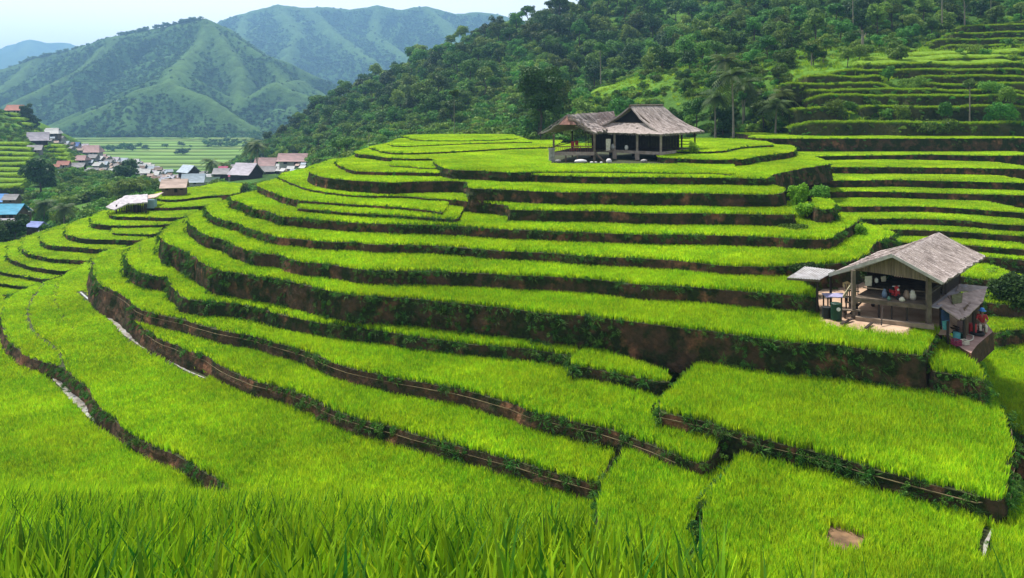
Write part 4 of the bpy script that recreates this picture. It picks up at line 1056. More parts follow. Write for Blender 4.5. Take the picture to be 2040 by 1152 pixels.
def shrub(u, vb, Y, wpx, hpx, label, seed, m=M_BUSH, n=1500, leaf=.14, name='shrub', cat='shrub', sunk=.2):
    x, y, z = P(u, vb, Y); W = wpx/F*Y/2; H = hpx/F*Y
    r = np.random.default_rng(seed); lo = [(0, 0, H*.38, W*.6, H*.45)]
    for i in range(7): a = r.uniform(0, 6.28); lo.append((W*.55*math.cos(a), W*.55*math.sin(a), H*r.uniform(.15, .62), W*.40, H*.32))
    t = thing(name, (x, y, z-sunk), label, cat); link('foliage', crown_mesh('foliage', seed, lo, n, leaf, m, jitter=.8), t)
    b = MB()
    for k in range(4): a = k*1.6; b.tube([(0, 0, -.3), (math.cos(a)*W*.3, math.sin(a)*W*.3, H*.5)], [.05, .02], 5)
    b.build('stem', M_TRUNKD, t); return t
shrub(1663, 240, 111, 46, 52, 'dark rounded shrub on the right hillside, nearest the palms', 41)
shrub(1797, 248, 110, 34, 46, 'upright shrub in the middle of the right hillside terraces', 42)
shrub(1770, 156, 124, 26, 30, 'small pointed shrub high on the right hillside terraces', 43)
shrub(1850, 272, 108, 120, 40, 'long low mound of shrubs at the foot of the right hillside', 44, n=4000, leaf=.17)
shrub(1885, 240, 109, 30, 44, 'pale green shrub beside the spindly bare-stemmed tree', 45)
shrub(1975, 190, 117, 60, 36, 'wide shrub near the right edge on the upper terraces', 46, n=2200)
shrub(1995, 250, 108, 70, 55, 'big shrub below the red earth scar at the right edge', 47, n=2600)
shrub(2010, 205, 113, 40, 40, 'light shrub above the red earth scar at the right edge', 48)
shrub(1820, 178, 120, 60, 30, 'scrubby patch of bushes between two upper terraces', 49, n=2000)
shrub(1930, 104, 148, 60, 20, 'flat bush on the bright upper slope at the right', 50)
shrub(2015, 620, 51, 90, 95, 'large dark green shrub at the right edge behind the lower hut', 51, M_TREE_DK, 4500, .11)
shrub(1990, 575, 56, 70, 45, 'rounded shrub above the large dark one at the right edge', 52, M_BUSH, 2200, .1)
shrub(1950, 735, 36.5, 30, 50, 'leafy light green plant on the bank below the lower hut platform', 53, M_BRIGHT, 1300, .06, sunk=.7)
shrub(1590, 408, 58.5, 44, 52, 'bright green bush at the right end of the second terrace', 54, M_BRIGHT, 3200, .09)
shrub(1608, 430, 56.8, 50, 34, 'lower bright bush spilling over the earth slide', 55, M_BRIGHT, 3000, .09)
shrub(1632, 390, 66, 44, 30, 'small light bush behind the bright green one on the right flank', 56, M_BUSH, 1300, .1)
shrub(1580, 455, 52.6, 60, 16, 'low leafy weeds under the earth slide', 57, M_BUSH, 1400, .08)
shrub(1715, 468, 54.5, 26, 30, 'tuft of leaves at the corner of the fourth long terrace', 58, M_BRIGHT, 900, .07)
shrub(1750, 560, 43.2, 70, 34, 'dark weeds growing behind the lower hut roof', 59, M_TREE_DK, 2200, .09)
shrub(1600, 540, 44, 60, 24, 'dark leafy weeds on the bank left of the tin lean-to', 60, M_TREE_DK, 1800, .08)
shrub(165, 462, 130, 60, 30, 'bush on the lip of the hollow beside the left terraces', 61, M_BUSH, 1800, .2)
shrub(100, 470, 126, 40, 28, 'bush right of the lilac-roofed hut', 62, M_BUSH, 1500, .2)
shrub(1384, 304, 78, 26, 34, 'bright bush beside the right-hand posts of the hilltop house', 63, M_BRIGHT, 900, .1, sunk=.5)

# --- weeds on the terrace banks
def weeds():
    P_, R_, S_, I_ = [], [], [], []; r = np.random.default_rng(77)
    for t in TER:
        E = t['edge']; Nn = t['N']; Yc = E[:, 1].mean(); w_ = t['wall']
        per = 17 if Yc < 60 else 4.5
        seg = np.linalg.norm(np.diff(E, axis=0), axis=1).sum(); n = int(seg*per)
        k = r.integers(0, len(E), n); e = E[k]+r.normal(0, .12, (n, 2)); nn = Nn[k]
        patch = fbm(e[:, 0]*.45, e[:, 1]*.45, int(abs(t['a'])*10), 3)
        dep = np.where(r.random(n) < .25, r.uniform(.0, .15, n), r.uniform(0.1, w_*.8, n))
        if t['label'][:5] in ('ninth', 'tenth', 'big l'): patch = patch-.22*np.clip((-e[:, 0]+2)/6, 0, 1)
        ok = (patch > .06) | ((dep < .15) & (patch > -.25))
        e, nn, dep = e[ok], nn[ok], dep[ok]; n = len(e)
        z = t['a']+t['b']*e[:, 0]-t['lip']-dep
        pos = np.column_stack([e+nn*(.16*dep+.05)[:, None], z]); az = np.arctan2(nn[:, 1], nn[:, 0])
        tilt = r.uniform(.3, 1.2, n)
        P_.append(pos); R_.append(np.column_stack([np.zeros(n), tilt, az])); S_.append(r.uniform(.25, .55, n)*(1 if Yc < 75 else 1.2)); I_.append(np.where(r.random(n) < .35, r.integers(0, 5, n)*2, r.integers(0, 5, n)*2+1))
    P_ = np.vstack(P_); print('weeds', len(P_))
    scatter('weeds', P_, np.vstack(R_), np.concatenate(S_), np.concatenate(I_), C_WEED, 'weeds and creepers hanging on the terrace banks')
weeds()

# --- overgrown terraces on the right hillside (grass edged steps)
def hill_step(v0, Y, u0, u1, dv=0, h=2.0, bright=1.0, label=''):
    n = max(8, int((u1-u0)/8)); us = np.linspace(u0, u1, n)
    tp = np.clip(1-np.minimum(np.arange(n), np.arange(n)[::-1])/max(2., n*.10), 0, 1)**1.5
    Yl = Y+2.2*fbm(us*.012, us*0+v0, 3, 3)+3.2*tp; zc = (HV-v0)/F*Y
    X = (us-HU)/F*Yl; z = zc+.30*fbm(us*.02, us*0+v0*.3, 6, 3)-.8*tp+(-dv)*np.linspace(0, 1, n)/F*Y
    V = []; Fc = []
    hb = h*1.5 if bright < 1 else h
    rows = [(0, 3.5, .9), (0, 1.2, .22), (0, 0, 0), (0, -.15, -.5), (0, -.45, -h)] if bright >= 1 else [(0, 2.4, .02), (0, .5, .0), (0, 0, 0), (0, -.12, -.35), (0, -.7, -hb)]
    for (_, dy, dz) in rows:
        for i in range(n): V.append((X[i], Yl[i]+dy, z[i]+dz))
    for j in range(len(rows)-1):
        for i in range(n-1): Fc.append((j*n+i, (j+1)*n+i, (j+1)*n+i+1, j*n+i+1))
    link('terrace', make_mesh('hill_step', V, Fc, [M_HILLBANK], smooth=False, attrs={'grass': [1.0 if bright >= 1 else .35]*(2*n)+[.5]*n+[0.0]*(2*n)}), None, kind='structure', label=label)
    m = int((u1-u0)*Y/F*20); r = np.random.default_rng(int(v0*7+u0)); t = r.random(m)*(n-1); i = np.minimum(t.astype(int), n-2); f = t-i
    p = np.column_stack([X[i]*(1-f)+X[i+1]*f, Yl[i]+r.uniform(-.1, 1.0 if bright >= 1 else .55, m), z[i]*(1-f)+z[i+1]*f]); p[:, 2] += (p[:, 1]-Yl[i])*.18-.08
    k2 = int((u1-u0)*Y/F*2.2); i2 = r.integers(0, n, k2)
    SHR.append(np.column_stack([X[i2]+r.normal(0, .4, k2), Yl[i2]-r.uniform(0, .5, k2), z[i2]-r.uniform(.2, h*1.3, k2)]))
    return p
SHR = []
M_HILLBANK = land_mat('terrace_slope', (.030, .045, .014), (.080, .080, .028), (.20, .34, .03), .3, 1.2, .5)
STEPS = [(245,107,1570,2070,0,'lowest grass-edged step of the right hillside'),(216,111,1570,1690,0,'short grass-edged step near the palms'),(213,111.5,1690,2070,0,'second grass-edged step of the right hillside'),(191,114.5,1600,2070,0,'third grass-edged step of the right hillside'),
 (180,117,1565,2070,0,'fourth grass-edged step of the right hillside'),(167,120,1550,1770,0,'fifth step, left half, of the right hillside'),(169,119.5,1815,2070,-2,'fifth step, right half, of the right hillside'),(153,124,1590,1765,0,'sixth step, left half, of the right hillside'),(153,124,1812,2070,0,'sixth step, right half, of the right hillside'),
 (141,127,1640,2070,-2,'seventh grass-edged step of the right hillside'),(130,131,1690,2070,-3,'eighth grass-edged step of the right hillside'),(122,135,1720,2070,-8,'bright step just under the top of the right hillside'),(113,140,1790,2070,-10,'topmost bright step of the right hillside'),
 (92,150,1870,2070,0,'overgrown step above the bright field'),(80,156,1850,2070,-4,'overgrown step in the middle of the upper right slope'),(68,162,1880,2070,-5,'overgrown step near the dark wood'),(54,168,1900,2070,-6,'highest overgrown step at the right edge'),
 (204,166,1150,1290,-22,'lowest step on the light green spur'),(186,174,1180,1330,-30,'middle step on the light green spur'),(165,184,1230,1360,-30,'upper step on the light green spur'),(140,192,1280,1380,-28,'topmost step on the light green spur')]
AP = []
for v0, Y, u0, u1, dv, lab in STEPS: AP.append(hill_step(v0, Y, u0, u1, dv, h=1.9, label=lab, bright=1.0 if (104 < v0 < 135 or u1 < 1400) else .4))
AP = np.vstack(AP); n = len(AP); r = np.random.default_rng(4)
M_STEPG = leaf_mat('slope_grass', (.36, .52, .02), (.18, .34, .02), trans=.4, rand=.2, hue=.02)
C_STEP = tuft_set('slope_tuft', 4, M_STEPG, n=18, h=.45, wd=.08, spread=.1, seg=2, lean=.4, radius=.3, droop=.3)
scatter('grass', AP, np.column_stack([r.normal(0, .15, n), r.normal(0, .15, n), r.uniform(0, 6.28, n)]), r.uniform(.5, .8, n), r.integers(0, 4, n), C_STEP, 'grass growing along the steps of the right hillside')
# rough grass on the open slopes
pg = rnd_on(HC, 60000, r); u, v = uv(pg); gz = gC(pg); k = (u > 1100) & (u < 2100) & (v > 20) & (v < 290) & (gz > .25); pg = pg[k]; n = len(pg)
scatter('grass', pg-np.array([0, 0, .1]), np.column_stack([r.normal(0, .2, n), r.normal(0, .2, n), r.uniform(0, 6.28, n)]), r.uniform(.8, 1.6, n), r.integers(0, 4, n), C_STEP, 'rough grass on the open slopes of the right hillside')
# small dark steps of the far left slope
AP = []
for i, (v0, u1) in enumerate([(288,58),(299,62),(309,66),(320,64),(330,60),(341,58),(352,56),(363,54),(375,48)]):
    AP.append(hill_step(v0, 262-i*8.2, -90, u1, 0, h=2.4, label=f'{["topmost","second","third","fourth","fifth","sixth","seventh","eighth","lowest"][i]} narrow rice step on the far left slope'))
for i, v0 in enumerate([292, 300, 308, 316, 324]): AP.append(hill_step(v0, 276-i*3, 84, 130+i*4, 2, h=1.8, label=f'{["topmost","second","middle","fourth","lowest"][i]} short rice step under the lilac-roofed houses'))
for i, v0 in enumerate([226, 236, 246, 262]): AP.append(hill_step(v0, 322-i*4, -90, 36+i*14, 3, h=1.8, label=f'{["first","second","third","fourth"][i]} step below the red-roofed house on the crest'))
AP = np.vstack(AP); n = len(AP)
scatter('grass', AP, np.column_stack([r.normal(0, .15, n), r.normal(0, .15, n), r.uniform(0, 6.28, n)]), r.uniform(.9, 1.5, n), r.integers(0, 4, n), C_STEP, 'grass on the steps of the far left slope')
SA = np.vstack(SHR); n = len(SA)
scatter('undergrowth', SA, np.column_stack([r.normal(0, .3, n), r.normal(0, .3, n), r.uniform(0, 6.28, n)]), r.uniform(.12, .42, n)*np.interp(SA[:, 1], [100, 300], [1, 1.8]), r.integers(0, 5, n), C_BUSH, 'small plants hanging on the banks of the hillside steps')
# ------------------------------------------------------------------ buildings
M_THATCH = mat('weathered_thatch', (.47, .395, .36), .9, .5, 2.0, bump=1.0, col2=(.24, .195, .175), stretch=(2.2, 2.2, 12), det=9)
M_THATCHL = mat('grey_lilac_thatch', (.52, .48, .50), .9, .5, 1.5, bump=1.0, col2=(.30, .27, .28), stretch=(1, 1, 7), det=8)
M_BOARD = mat('old_boards', (.26, .19, .13), .85, .5, 1.3, bump=.8, stretch=(9, 9, .5), col2=(.13, .095, .065))
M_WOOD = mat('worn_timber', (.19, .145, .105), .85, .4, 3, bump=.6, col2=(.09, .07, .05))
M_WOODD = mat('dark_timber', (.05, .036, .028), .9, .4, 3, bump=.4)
M_TIN = mat('tin_sheet', (.56, .54, .53), .6, .3, 2.5, bump=.5, metallic=.1, col2=(.36, .33, .31))
M_YARD = mat('packed_yard_earth', (.52, .37, .25), .95, .4, 1.2, bump=.5, col2=(.36, .23, .15))
M_CLAY = mat('reddish_paving', (.45, .29, .24), .9, .4, 2, bump=.3, col2=(.32, .19, .15))
M_STONE = mat('rough_stone', (.42, .40, .37), .95, .5, 3, bump=1.0)
M_WHITE = mat('white_plaster', (.75, .73, .70), .9, .2, 1.5, bump=.2)
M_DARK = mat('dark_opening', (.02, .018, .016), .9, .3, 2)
M_RED = mat('red_paint', (.48, .035, .04), .5, .35, 9); M_BLUE = mat('blue_plastic', (.05, .22, .60), .4, .2, 4)
M_CREAM = mat('cream_cloth', (.70, .64, .52), .9, .25, 4); M_LILAC = mat('lilac_cloth', (.34, .32, .50), .85, .3, 4)
M_BLACK = mat('black_rubber', (.02, .02, .02), .7, .2, 4); M_GREEND = mat('dark_green_enamel', (.015, .05, .03), .4, .3, 4)
M_SKIN = mat('skin', (.30, .17, .11), .7, .1, 8); M_CLOTHD = mat('dark_clothes', (.02, .025, .045), .9, .3, 6); M_TROUS = mat('grey_trousers', (.20, .21, .26), .9, .3, 6)
M_TEAL = mat('teal_cloth', (.10, .34, .36), .9, .3, 4)

class Build:
    """parts drawn from world points, stored relative to the thing's own base"""
    def __init__(s, name, base, label, cat, group=None):
        s.o = Vector(base); s.t = thing(name, base, label, cat, 0, group)
    def L(s, p): return Vector(p)-s.o
    def q(s, u, v, Y): return Vector(P(u, v, Y))-s.o

def fringe(mb, a, b_, drop, seed, n=None, w=.035):
    r_ = random.Random(seed); a = Vector(a); b_ = Vector(b_); L = (b_-a).length; n = n or int(L/.06)
    out = (b_-a).cross(Vector((0, 0, 1))).normalized()
    for k in range(n):
        t_ = (k+r_.random())/n; p_ = a.lerp(b_, t_); d = drop*r_.uniform(.25, 1.1)
        q_ = p_+Vector((r_.uniform(-.04, .04), r_.uniform(-.04, .04), -d))+out*r_.uniform(-.03, .05)
        mb.bar(p_+Vector((0, 0, .03)), q_, w*r_.uniform(.6, 1.6), .015)
def straws(mb, a, b_, c, d, n, seed, L=.5, off=.05, sag=0.0):
    r_ = random.Random(seed); a, b_, c, d = [Vector(x) for x in (a, b_, c, d)]; nn = (b_-a).cross(d-a).normalized(); nn = nn if nn.z > 0 else -nn
    for k in range(n):
        x = r_.random(); y = r_.uniform(.02, .9); y2 = min(.98, y+L/(d-a).length)
        p_ = (a*(1-x)+b_*x)*(1-y)+(d*(1-x)+c*x)*y; x2 = x+r_.uniform(-.01, .01); q_ = (a*(1-x2)+b_*x2)*(1-y2)+(d*(1-x2)+c*x2)*y2
        mb.bar(p_+nn*(off-sag*math.sin(math.pi*y)), q_+nn*(off*.8-sag*math.sin(math.pi*y2)), .05*r_.uniform(.5, 1.6), .012)
def curved_roof(mb, a, b_, c, d, sag, th, nx=22, ny=9, seed=0, bump=.035, rag=.1):
    mb.slab([a, b_, c, d], th, nx, ny, bump, seed, 0, sag, rag)

M_STRAW = mat('loose_straw', (.40, .33, .29), .95, .5, 1.5, bump=.3, col2=(.20, .16, .14))
M_BEAM = mat('sun_bleached_beam', (.42, .34, .29), .85, .4, 3, bump=.5, col2=(.27, .21, .17))
# ---- hilltop house
def hilltop_house():
    base = P(1225, 322, 75.0)
    B = Build('thatched_house', base, 'big open thatched house on stilts on the hilltop rice field', 'house')
    q = B.q; t = B.t
    r = Vector((.62, .785, 0)); p = Vector((.785, -.62, 0)); M0 = Vector((11.45, 77.75, -3.42))-B.o
    hw, Ln = 4.7, 9.6
    ridge = lambda s: Vector((M0.x, M0.y, 0))+r*s+Vector((0, 0, -.68-B.o.z))
    eR0, eR1 = M0+p*(hw-.15), M0+p*(hw-.15)+r*Ln; eL0, eL1 = M0-p*hw, M0-p*hw+r*Ln
    A, Z = ridge(2.0), ridge(8.6)
    gR = (A*.42+eR0*.58)+r*.35; gL = (A*.42+eL0*.58)+r*.35; gR.z = gL.z = -2.42-B.o.z
    rf = MB()
    curved_roof(rf, A+p*.05-r*.5, Z+p*.05+r*.2, eR1+r*.2, eR0, .33, .13, seed=1, nx=30, ny=12)
    curved_roof(rf, Z-p*.05+r*.2, A-p*.05-r*.5, eL0, eL1+r*.2, .33, .13, seed=2, nx=30, ny=12)
    curved_roof(rf, gL, gR, eR0-r*.1+p*.1, eL0-r*.1-p*.1, .08, .12, seed=3, nx=24, ny=6)
    roof = rf.build('roof', M_THATCH, t)
    fr = MB(); fringe(fr, eR0-r*.1, eR1+r*.2, .2, 1); fringe(fr, eL0, eR0-r*.1, .2, 2); straws(fr, A+p*.05, Z+p*.05, eR1, eR0, 420, 5, .7, .09, .33); straws(fr, gL, gR, eR0, eL0, 160, 6, .5, .08, .08); fr.build('loose_straw', M_STRAW, roof)
    rc = MB(); rc.tube([A-r*.6+Vector((0,0,.1)), ridge(4)+Vector((0,0,.13)), ridge(6.5)+Vector((0,0,.1)), Z+r*.3+Vector((0,0,.14))], [.13, .12, .13, .12], 7); rc.build('ridge_cap', M_WOOD, roof)
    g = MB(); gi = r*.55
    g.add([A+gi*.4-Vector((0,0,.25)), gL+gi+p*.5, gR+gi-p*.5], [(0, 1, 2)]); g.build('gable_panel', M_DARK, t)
    bb = MB(); bb.bar(gL+p*.35-Vector((0,0,-.03)), gR-p*.35-Vector((0,0,-.03)), .12, .14); bb.bar(A-r*.25-Vector((0,0,.12)), gR+Vector((0,0,-.1)), .1, .16); bb.bar(A-r*.25-Vector((0,0,.12)), gL+Vector((0,0,-.1)), .1, .16)
    bb.build('gable_beam', M_WOOD, t)
    # deck and posts
    zf = -5.25-B.o.z; zg = -6.35-B.o.z
    c0 = M0+p*(hw-.75)+r*.7; c1 = M0-p*(hw-.6)+r*.7; c2 = c1+r*(Ln-1.6); c3 = c0+r*(Ln-1.6)
    for c in (c0, c1, c2, c3): c.z = zf
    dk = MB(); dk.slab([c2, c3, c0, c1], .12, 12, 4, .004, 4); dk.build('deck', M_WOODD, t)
    fb = MB(); fb.bar(c0+Vector((0,0,-.1)), c1+Vector((0,0,-.1)), .18, .3); fb.bar(c0+Vector((0,0,-.1)), c3+Vector((0,0,-.1)), .18, .3); fb.build('deck_beam', M_BEAM, t)
    n_ = 0
    for i in range(4):
        for j in range(3):
            q0 = c0.lerp(c1, i/3).lerp(c3.lerp(c2, i/3), j/2); top = -3.25-B.o.z+(.45 if i in (1, 2) else 0)+j*0
            pm = MB(); w_ = .3 if j == 0 else .2
            pm.bar((q0.x, q0.y, zg), (q0.x, q0.y, zf-.1), w_*1.35); pm.bar((q0.x, q0.y, zf-.1), (q0.x, q0.y, top), w_*.7)
            pm.build('post', M_BEAM if j == 0 and i < 3 else M_WOODD, t)
    bm_ = MB()
    for a, b_ in ((c0, c1), (c0, c3), (c1, c2)): bm_.bar(Vector((a.x, a.y, -3.3-B.o.z)), Vector((b_.x, b_.y, -3.3-B.o.z)), .14, .16)
    bm_.build('eave_beam', M_WOODD, t)
    wl = MB()
    m0, m1 = c0.lerp(c3, .52), c1.lerp(c2, .42)
    for k in range(26):
        a = m0.lerp(m1, k/26); b_ = m0.lerp(m1, (k+.93)/26); mid = (a+b_)/2
        wl.bar(Vector((a.x, a.y, (zf-3.35-B.o.z)/2)), Vector((b_.x, b_.y, (zf-3.35-B.o.z)/2)), .05, abs(zf+3.35+B.o.z)*.96)
    a, b_ = c1+r*.3, c1.lerp(c2, .42)
    for k in range(10):
        x0, x1 = a.lerp(b_, k/10), a.lerp(b_, (k+.9)/10); wl.bar(Vector((x0.x, x0.y, (zf-3.35-B.o.z)/2)), Vector((x1.x, x1.y, (zf-3.35-B.o.z)/2)), .05, 1.8)
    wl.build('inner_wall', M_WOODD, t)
    # left wing: lower, broken-down roof and veranda
    A2, Z2 = q(1128, 230, 76), q(1222, 223, 86)
    EL, ELb, ER, ERb = q(1072, 267, 75.3), q(1150, 255, 88), q(1186, 265, 75.6), q(1245, 250, 85)
    rw = MB(); curved_roof(rw, A2, Z2, ERb, ER, .38, .13, seed=6, nx=26, ny=12, bump=.09, rag=.3); curved_roof(rw, Z2, A2, EL, ELb, .25, .13, seed=7, nx=26, ny=12, bump=.07, rag=.3)
    fq = MB(); fringe(fq, EL, A2.lerp(EL, .1), .15, 3); fringe(fq, ER, ERb, .25, 4); fringe(fq, A2.lerp(ER, .1), ER, .35, 7); straws(fq, A2, Z2, ERb, ER, 260, 8, .6, .1, .38)
    wr = rw.build('wing_roof', M_THATCH, t, label='lower, sagging and ragged part of the thatched roof')
    fq.build('loose_straw', M_STRAW, wr)
    gp = MB(); gp.slab([A2+Vector((.1,-.05,-.05)), A2+Vector((.15,-.05,-.06)), q(1148, 249, 75.2), q(1113, 249, 75.2)], .05, 6, 4, .02, 3); gp.build('gable_board', mat('red_brown_boards', (.33, .17, .13), .9, .35, 3, bump=.5), wr)
    sc_ = MB()
    for k in range(7):
        a = q(1130+k*7, 233+k*4.6, 75.6+.1*k); sc_.slab([a, a+Vector((.5, .3, .02)), a+Vector((.75, .0, -.42)), a+Vector((.15, -.3, -.38))], .05, 3, 3, .04, k)
    sc_.build('loose_thatch', M_WOOD, wr)
    d0, d1, d2, d3 = q(1103, 300, 75.5), q(1184, 302, 75.3), q(1215, 296, 82), q(1140, 295, 82)
    for d in (d0, d1, d2, d3): d.z = zf+.02
    dw = MB(); dw.slab([d3, d2, d1, d0], .1, 8, 4, .004, 9); dw.build('veranda', M_WOODD, t); dw = MB(); dw.bar(d0+Vector((0,-.05,-.1)), d1+Vector((0,-.05,-.1)), .16, .34); dw.build('veranda_beam', M_BEAM, t)
    for (x, s, m) in ((d0, 1, M_WOOD), (d1, 1.1, M_WOOD), (d0.lerp(d1, .3), .7, M_WOOD), (d0.lerp(d1, .58), .7, M_WOOD), (d3, .8, M_WOODD), (d2, .8, M_WOODD)):
        pm = MB(); full = x in (d0, d1, d3, d2)
        pm.bar((x.x, x.y, zg), (x.x, x.y, (-3.35-B.o.z) if full else zf), .2*s); pm.build('post', m, t)
    rl = MB(); hh = Vector((0, 0, .62)); rl.bar(d0+hh, d1+hh, .06, .07)
    for k in range(19): x = d0.lerp(d1, k/18); rl.bar(x, x+hh, .035)
    rl.bar(d0+hh, d3+hh, .06, .07); rl.build('railing', mat('red_brown_rail', (.22, .09, .07), .85, .3, 3), t)
    st = MB()
    s0, s1 = d1+Vector((.1, -.1, 0)), d1+Vector((.9, -.7, zg-zf+.2))
    for o_ in (-.3, .3): st.bar(s0+Vector((0, o_, 0)), s1+Vector((0, o_, 0)), .06, .16)
    for k in range(5): x = s0.lerp(s1, (k+.5)/5); st.box(x, (.24, .62, .05))
    st.build('steps', M_WOOD, t)
    pl = MB(); pl.box(q(1099, 311, 75.2), (.55, .55, 1.5)); pl.box(q(1099, 297, 75.2), (.68, .68, .12)); pl.build('stone_pillar', M_STONE, t)
    ww = MB()
    for k in range(16): a = q(1166+k*3.2, 285, 79.5); ww.bar((a.x, a.y, zf), (a.x, a.y, -3.0-B.o.z), .14, .05)
    ww.build('wing_wall', M_WOODD, t)
    # rear right gallery
    gl = MB()
    for k in range(3): a, b_ = q(1335, 288-k*6, 82), q(1375, 288-k*6, 84); gl.bar(a, b_, .06, .07)
    gl.bar(q(1358, 262, 83), q(1358, 300, 83), .16); gl.bar(q(1375, 280, 84), q(1375, 302, 84), .1); gl.build('side_railing', M_WOODD, t)
    # things on and around the house
    def chair(u, v, Y, lab, m, s=1.0):
        b = Build('chair', P(u, v, Y), lab, 'chair', None); t2 = b.t; z = .42*s
        x = MB(); x.box((0, 0, z), (.42*s, .42*s, .05)); x.build('seat', m, t2)
        x = MB(); x.slab([(-.2*s, .2*s, .95*s), (.2*s, .2*s, .95*s), (.2*s, .2*s, z+.05), (-.2*s, .2*s, z+.05)], .04, 3, 3, .0, 1); x.build('backrest', m, t2)
        for sx in (-1, 1):
            for sy in (-1, 1):
                x = MB(); x.bar((sx*.18*s, sy*.18*s, z), (sx*.21*s, sy*.21*s, 0), .045); x.build('leg', m, t2)
        t2.rotation_euler.z = .5
    vz = lambda Y: HV-(-5.19)/Y*F
    chair(1143, HV+5.17/77.2*F, 77.2, 'red chair on the left veranda of the hilltop house, nearer the front', M_RED)
    chair(1151, HV+5.17/78.6*F, 78.6, 'red chair farther back on the left veranda of the hilltop house', M_RED)
    def jar(nm, u, Y, z, rad, h, m, lab, cat, lidm=None):
        x, y, _ = P(u, 300, Y); b = MB(); b.lathe((0, 0, 0), [(rad*.6, 0), (rad*.95, h*.25), (rad, h*.55), (rad*.75, h*.85), (rad*.5, h)], 12)
        o = b.build(nm, m, None, smooth=True, loc=(x, y, z), label=lab, category=cat); return o
    jar('pot', 1213, 73.4, -6.12, .28, .42, M_WHITE, 'round white pot on the grass in front of the hilltop house', 'pot')
    sk = MB(); sk.lathe((0, 0, 0), [(.3, 0), (.5, .1), (.42, .25), (.15, .33)], 10); sk.v = [(v[0]*1.3, v[1]*.8, v[2]) for v in sk.v]
    sk.build('sack', M_WHITE, None, smooth=True, loc=(P(1157, 300, 73.6)[0], 73.6, -6.1), label='flat white sack lying at the foot of the veranda', category='sack')
    rr_ = random.Random(5)
    for k, (u, Y, s, m, lab) in enumerate([(1179, 73.3, .16, M_WHITE, 'white stone left of the round pot, first of a loose row'), (1187, 73.6, .12, M_WHITE, 'small white stone in the middle of the loose row by the pot'), (1198, 73.2, .14, M_WHITE, 'white stone nearest the round pot'), (1112, 74.4, .3, M_STONE, 'flat grey stone under the veranda, left'), (1283, 74.6, .3, M_STONE, 'flat pale stone under the front of the deck')]):
        b = MB(); b.lathe((0, 0, 0), [(s*.7, -.05), (s, s*.2), (s*.8, s*.6), (s*.3, s*.8)], 8); b.v = [(x*(1+.3*rr_.random()), y*(1+.3*rr_.random()), z) for x, y, z in b.v]
        b.build('stone', m, None, smooth=True, loc=(P(u, 300, Y)[0], Y, -6.1+.02), label=lab, category='stone')
    for k, (u, v, Y, s, m, lab) in enumerate([(1384, 297, 80.5, .55, M_STONE, 'pale flat boulder beside the right posts of the hilltop house'), (1398, 298, 79.5, .3, M_BOARD, 'brown boulder next to the pale flat one'), (1406, 295, 80, .28, M_DARK, 'black stone in the rubble right of the house'), (1416, 296, 79.6, .3, M_DARK, 'dark rounded boulder in the middle of the rubble row'), (1426, 294.5, 80.2, .22, M_BLUE, 'blue bundle at the end of the rubble row'), (1434, 295, 79.8, .2, M_CREAM, 'cream stone at the right end of the rubble row')]):
        b = MB(); b.lathe((0, 0, 0), [(s*.8, -.1), (s, s*.25), (s*.85, s*.7), (s*.3, s*.95)], 9); b.v = [(x*(1.2+.5*rr_.random()), y*(1+.3*rr_.random()), z*(.8+.3*rr_.random())) for x, y, z in b.v]
        x, y, z = P(u, v, Y); b.build('boulder', m, None, smooth=True, loc=(x, y, -5.6), label=lab, category='boulder')
    jar('jar', 1248, 78.5, -5.18, .2, .5, M_WHITE, 'white jar inside the dark room of the hilltop house', 'jar')
    jar('jar', 1222, 79.3, -5.18, .26, .6, M_TIN, 'grey jar left of the white jar inside the hilltop house', 'jar')
    x = MB(); x.slab([(0, 0, 0), (.5, .1, 0), (.45, .1, -1.15), (.02, 0, -1.25)], .03, 4, 6, .03, 2); x.build('cloth', M_CREAM, None, loc=P(1207, 277, 76.6), label='pale cloth hanging at the corner where the wing meets the hilltop house', category='cloth')
hilltop_house()

# ---- lower hut
YZ = -11.27
def yard():
    pts = [(1600,592),(1622,604),(1636,636),(1664,647),(1800,662),(1826,648),(1885,646),(1900,600),(1880,560),(1760,540),(1640,570)]
    W_ = [on_plane(u, v, YZ) for u, v in pts]; V = []; n = len(W_)
    E = smooth_line([(w[0], w[1]) for w in W_]+[(W_[0][0], W_[0][1])], .3)[:-1]
    E = E+np.stack([fbm(E[:, 0]*2, E[:, 1]*2, 4, 3), fbm(E[:, 0]*2, E[:, 1]*2, 9, 3)], 1)*.1
    n = len(E); c_ = E.mean(0); V = [(x, y, YZ-.03) for x, y in c_+(E-c_)*.94]+[(x, y, YZ-.4) for x, y in c_+(E-c_)*1.06]
    tris = [tuple(t) for t in tessellate_polygon([[Vector(v) for v in V[:n]]])]
    Fc = []
    for t_ in tris:
        a, b_, c = [V[i] for i in t_]; ar = (b_[0]-a[0])*(c[1]-a[1])-(b_[1]-a[1])*(c[0]-a[0]); Fc.append(t_ if ar > 0 else tuple(reversed(t_)))
    Fc += [(i, (i+1) % n, n+(i+1) % n, n+i) for i in range(n)]
    link('ground', make_mesh('yard', V, Fc, M_YARD), None, kind='structure', label='tan packed-earth yard in front of the lower hut')
yard()
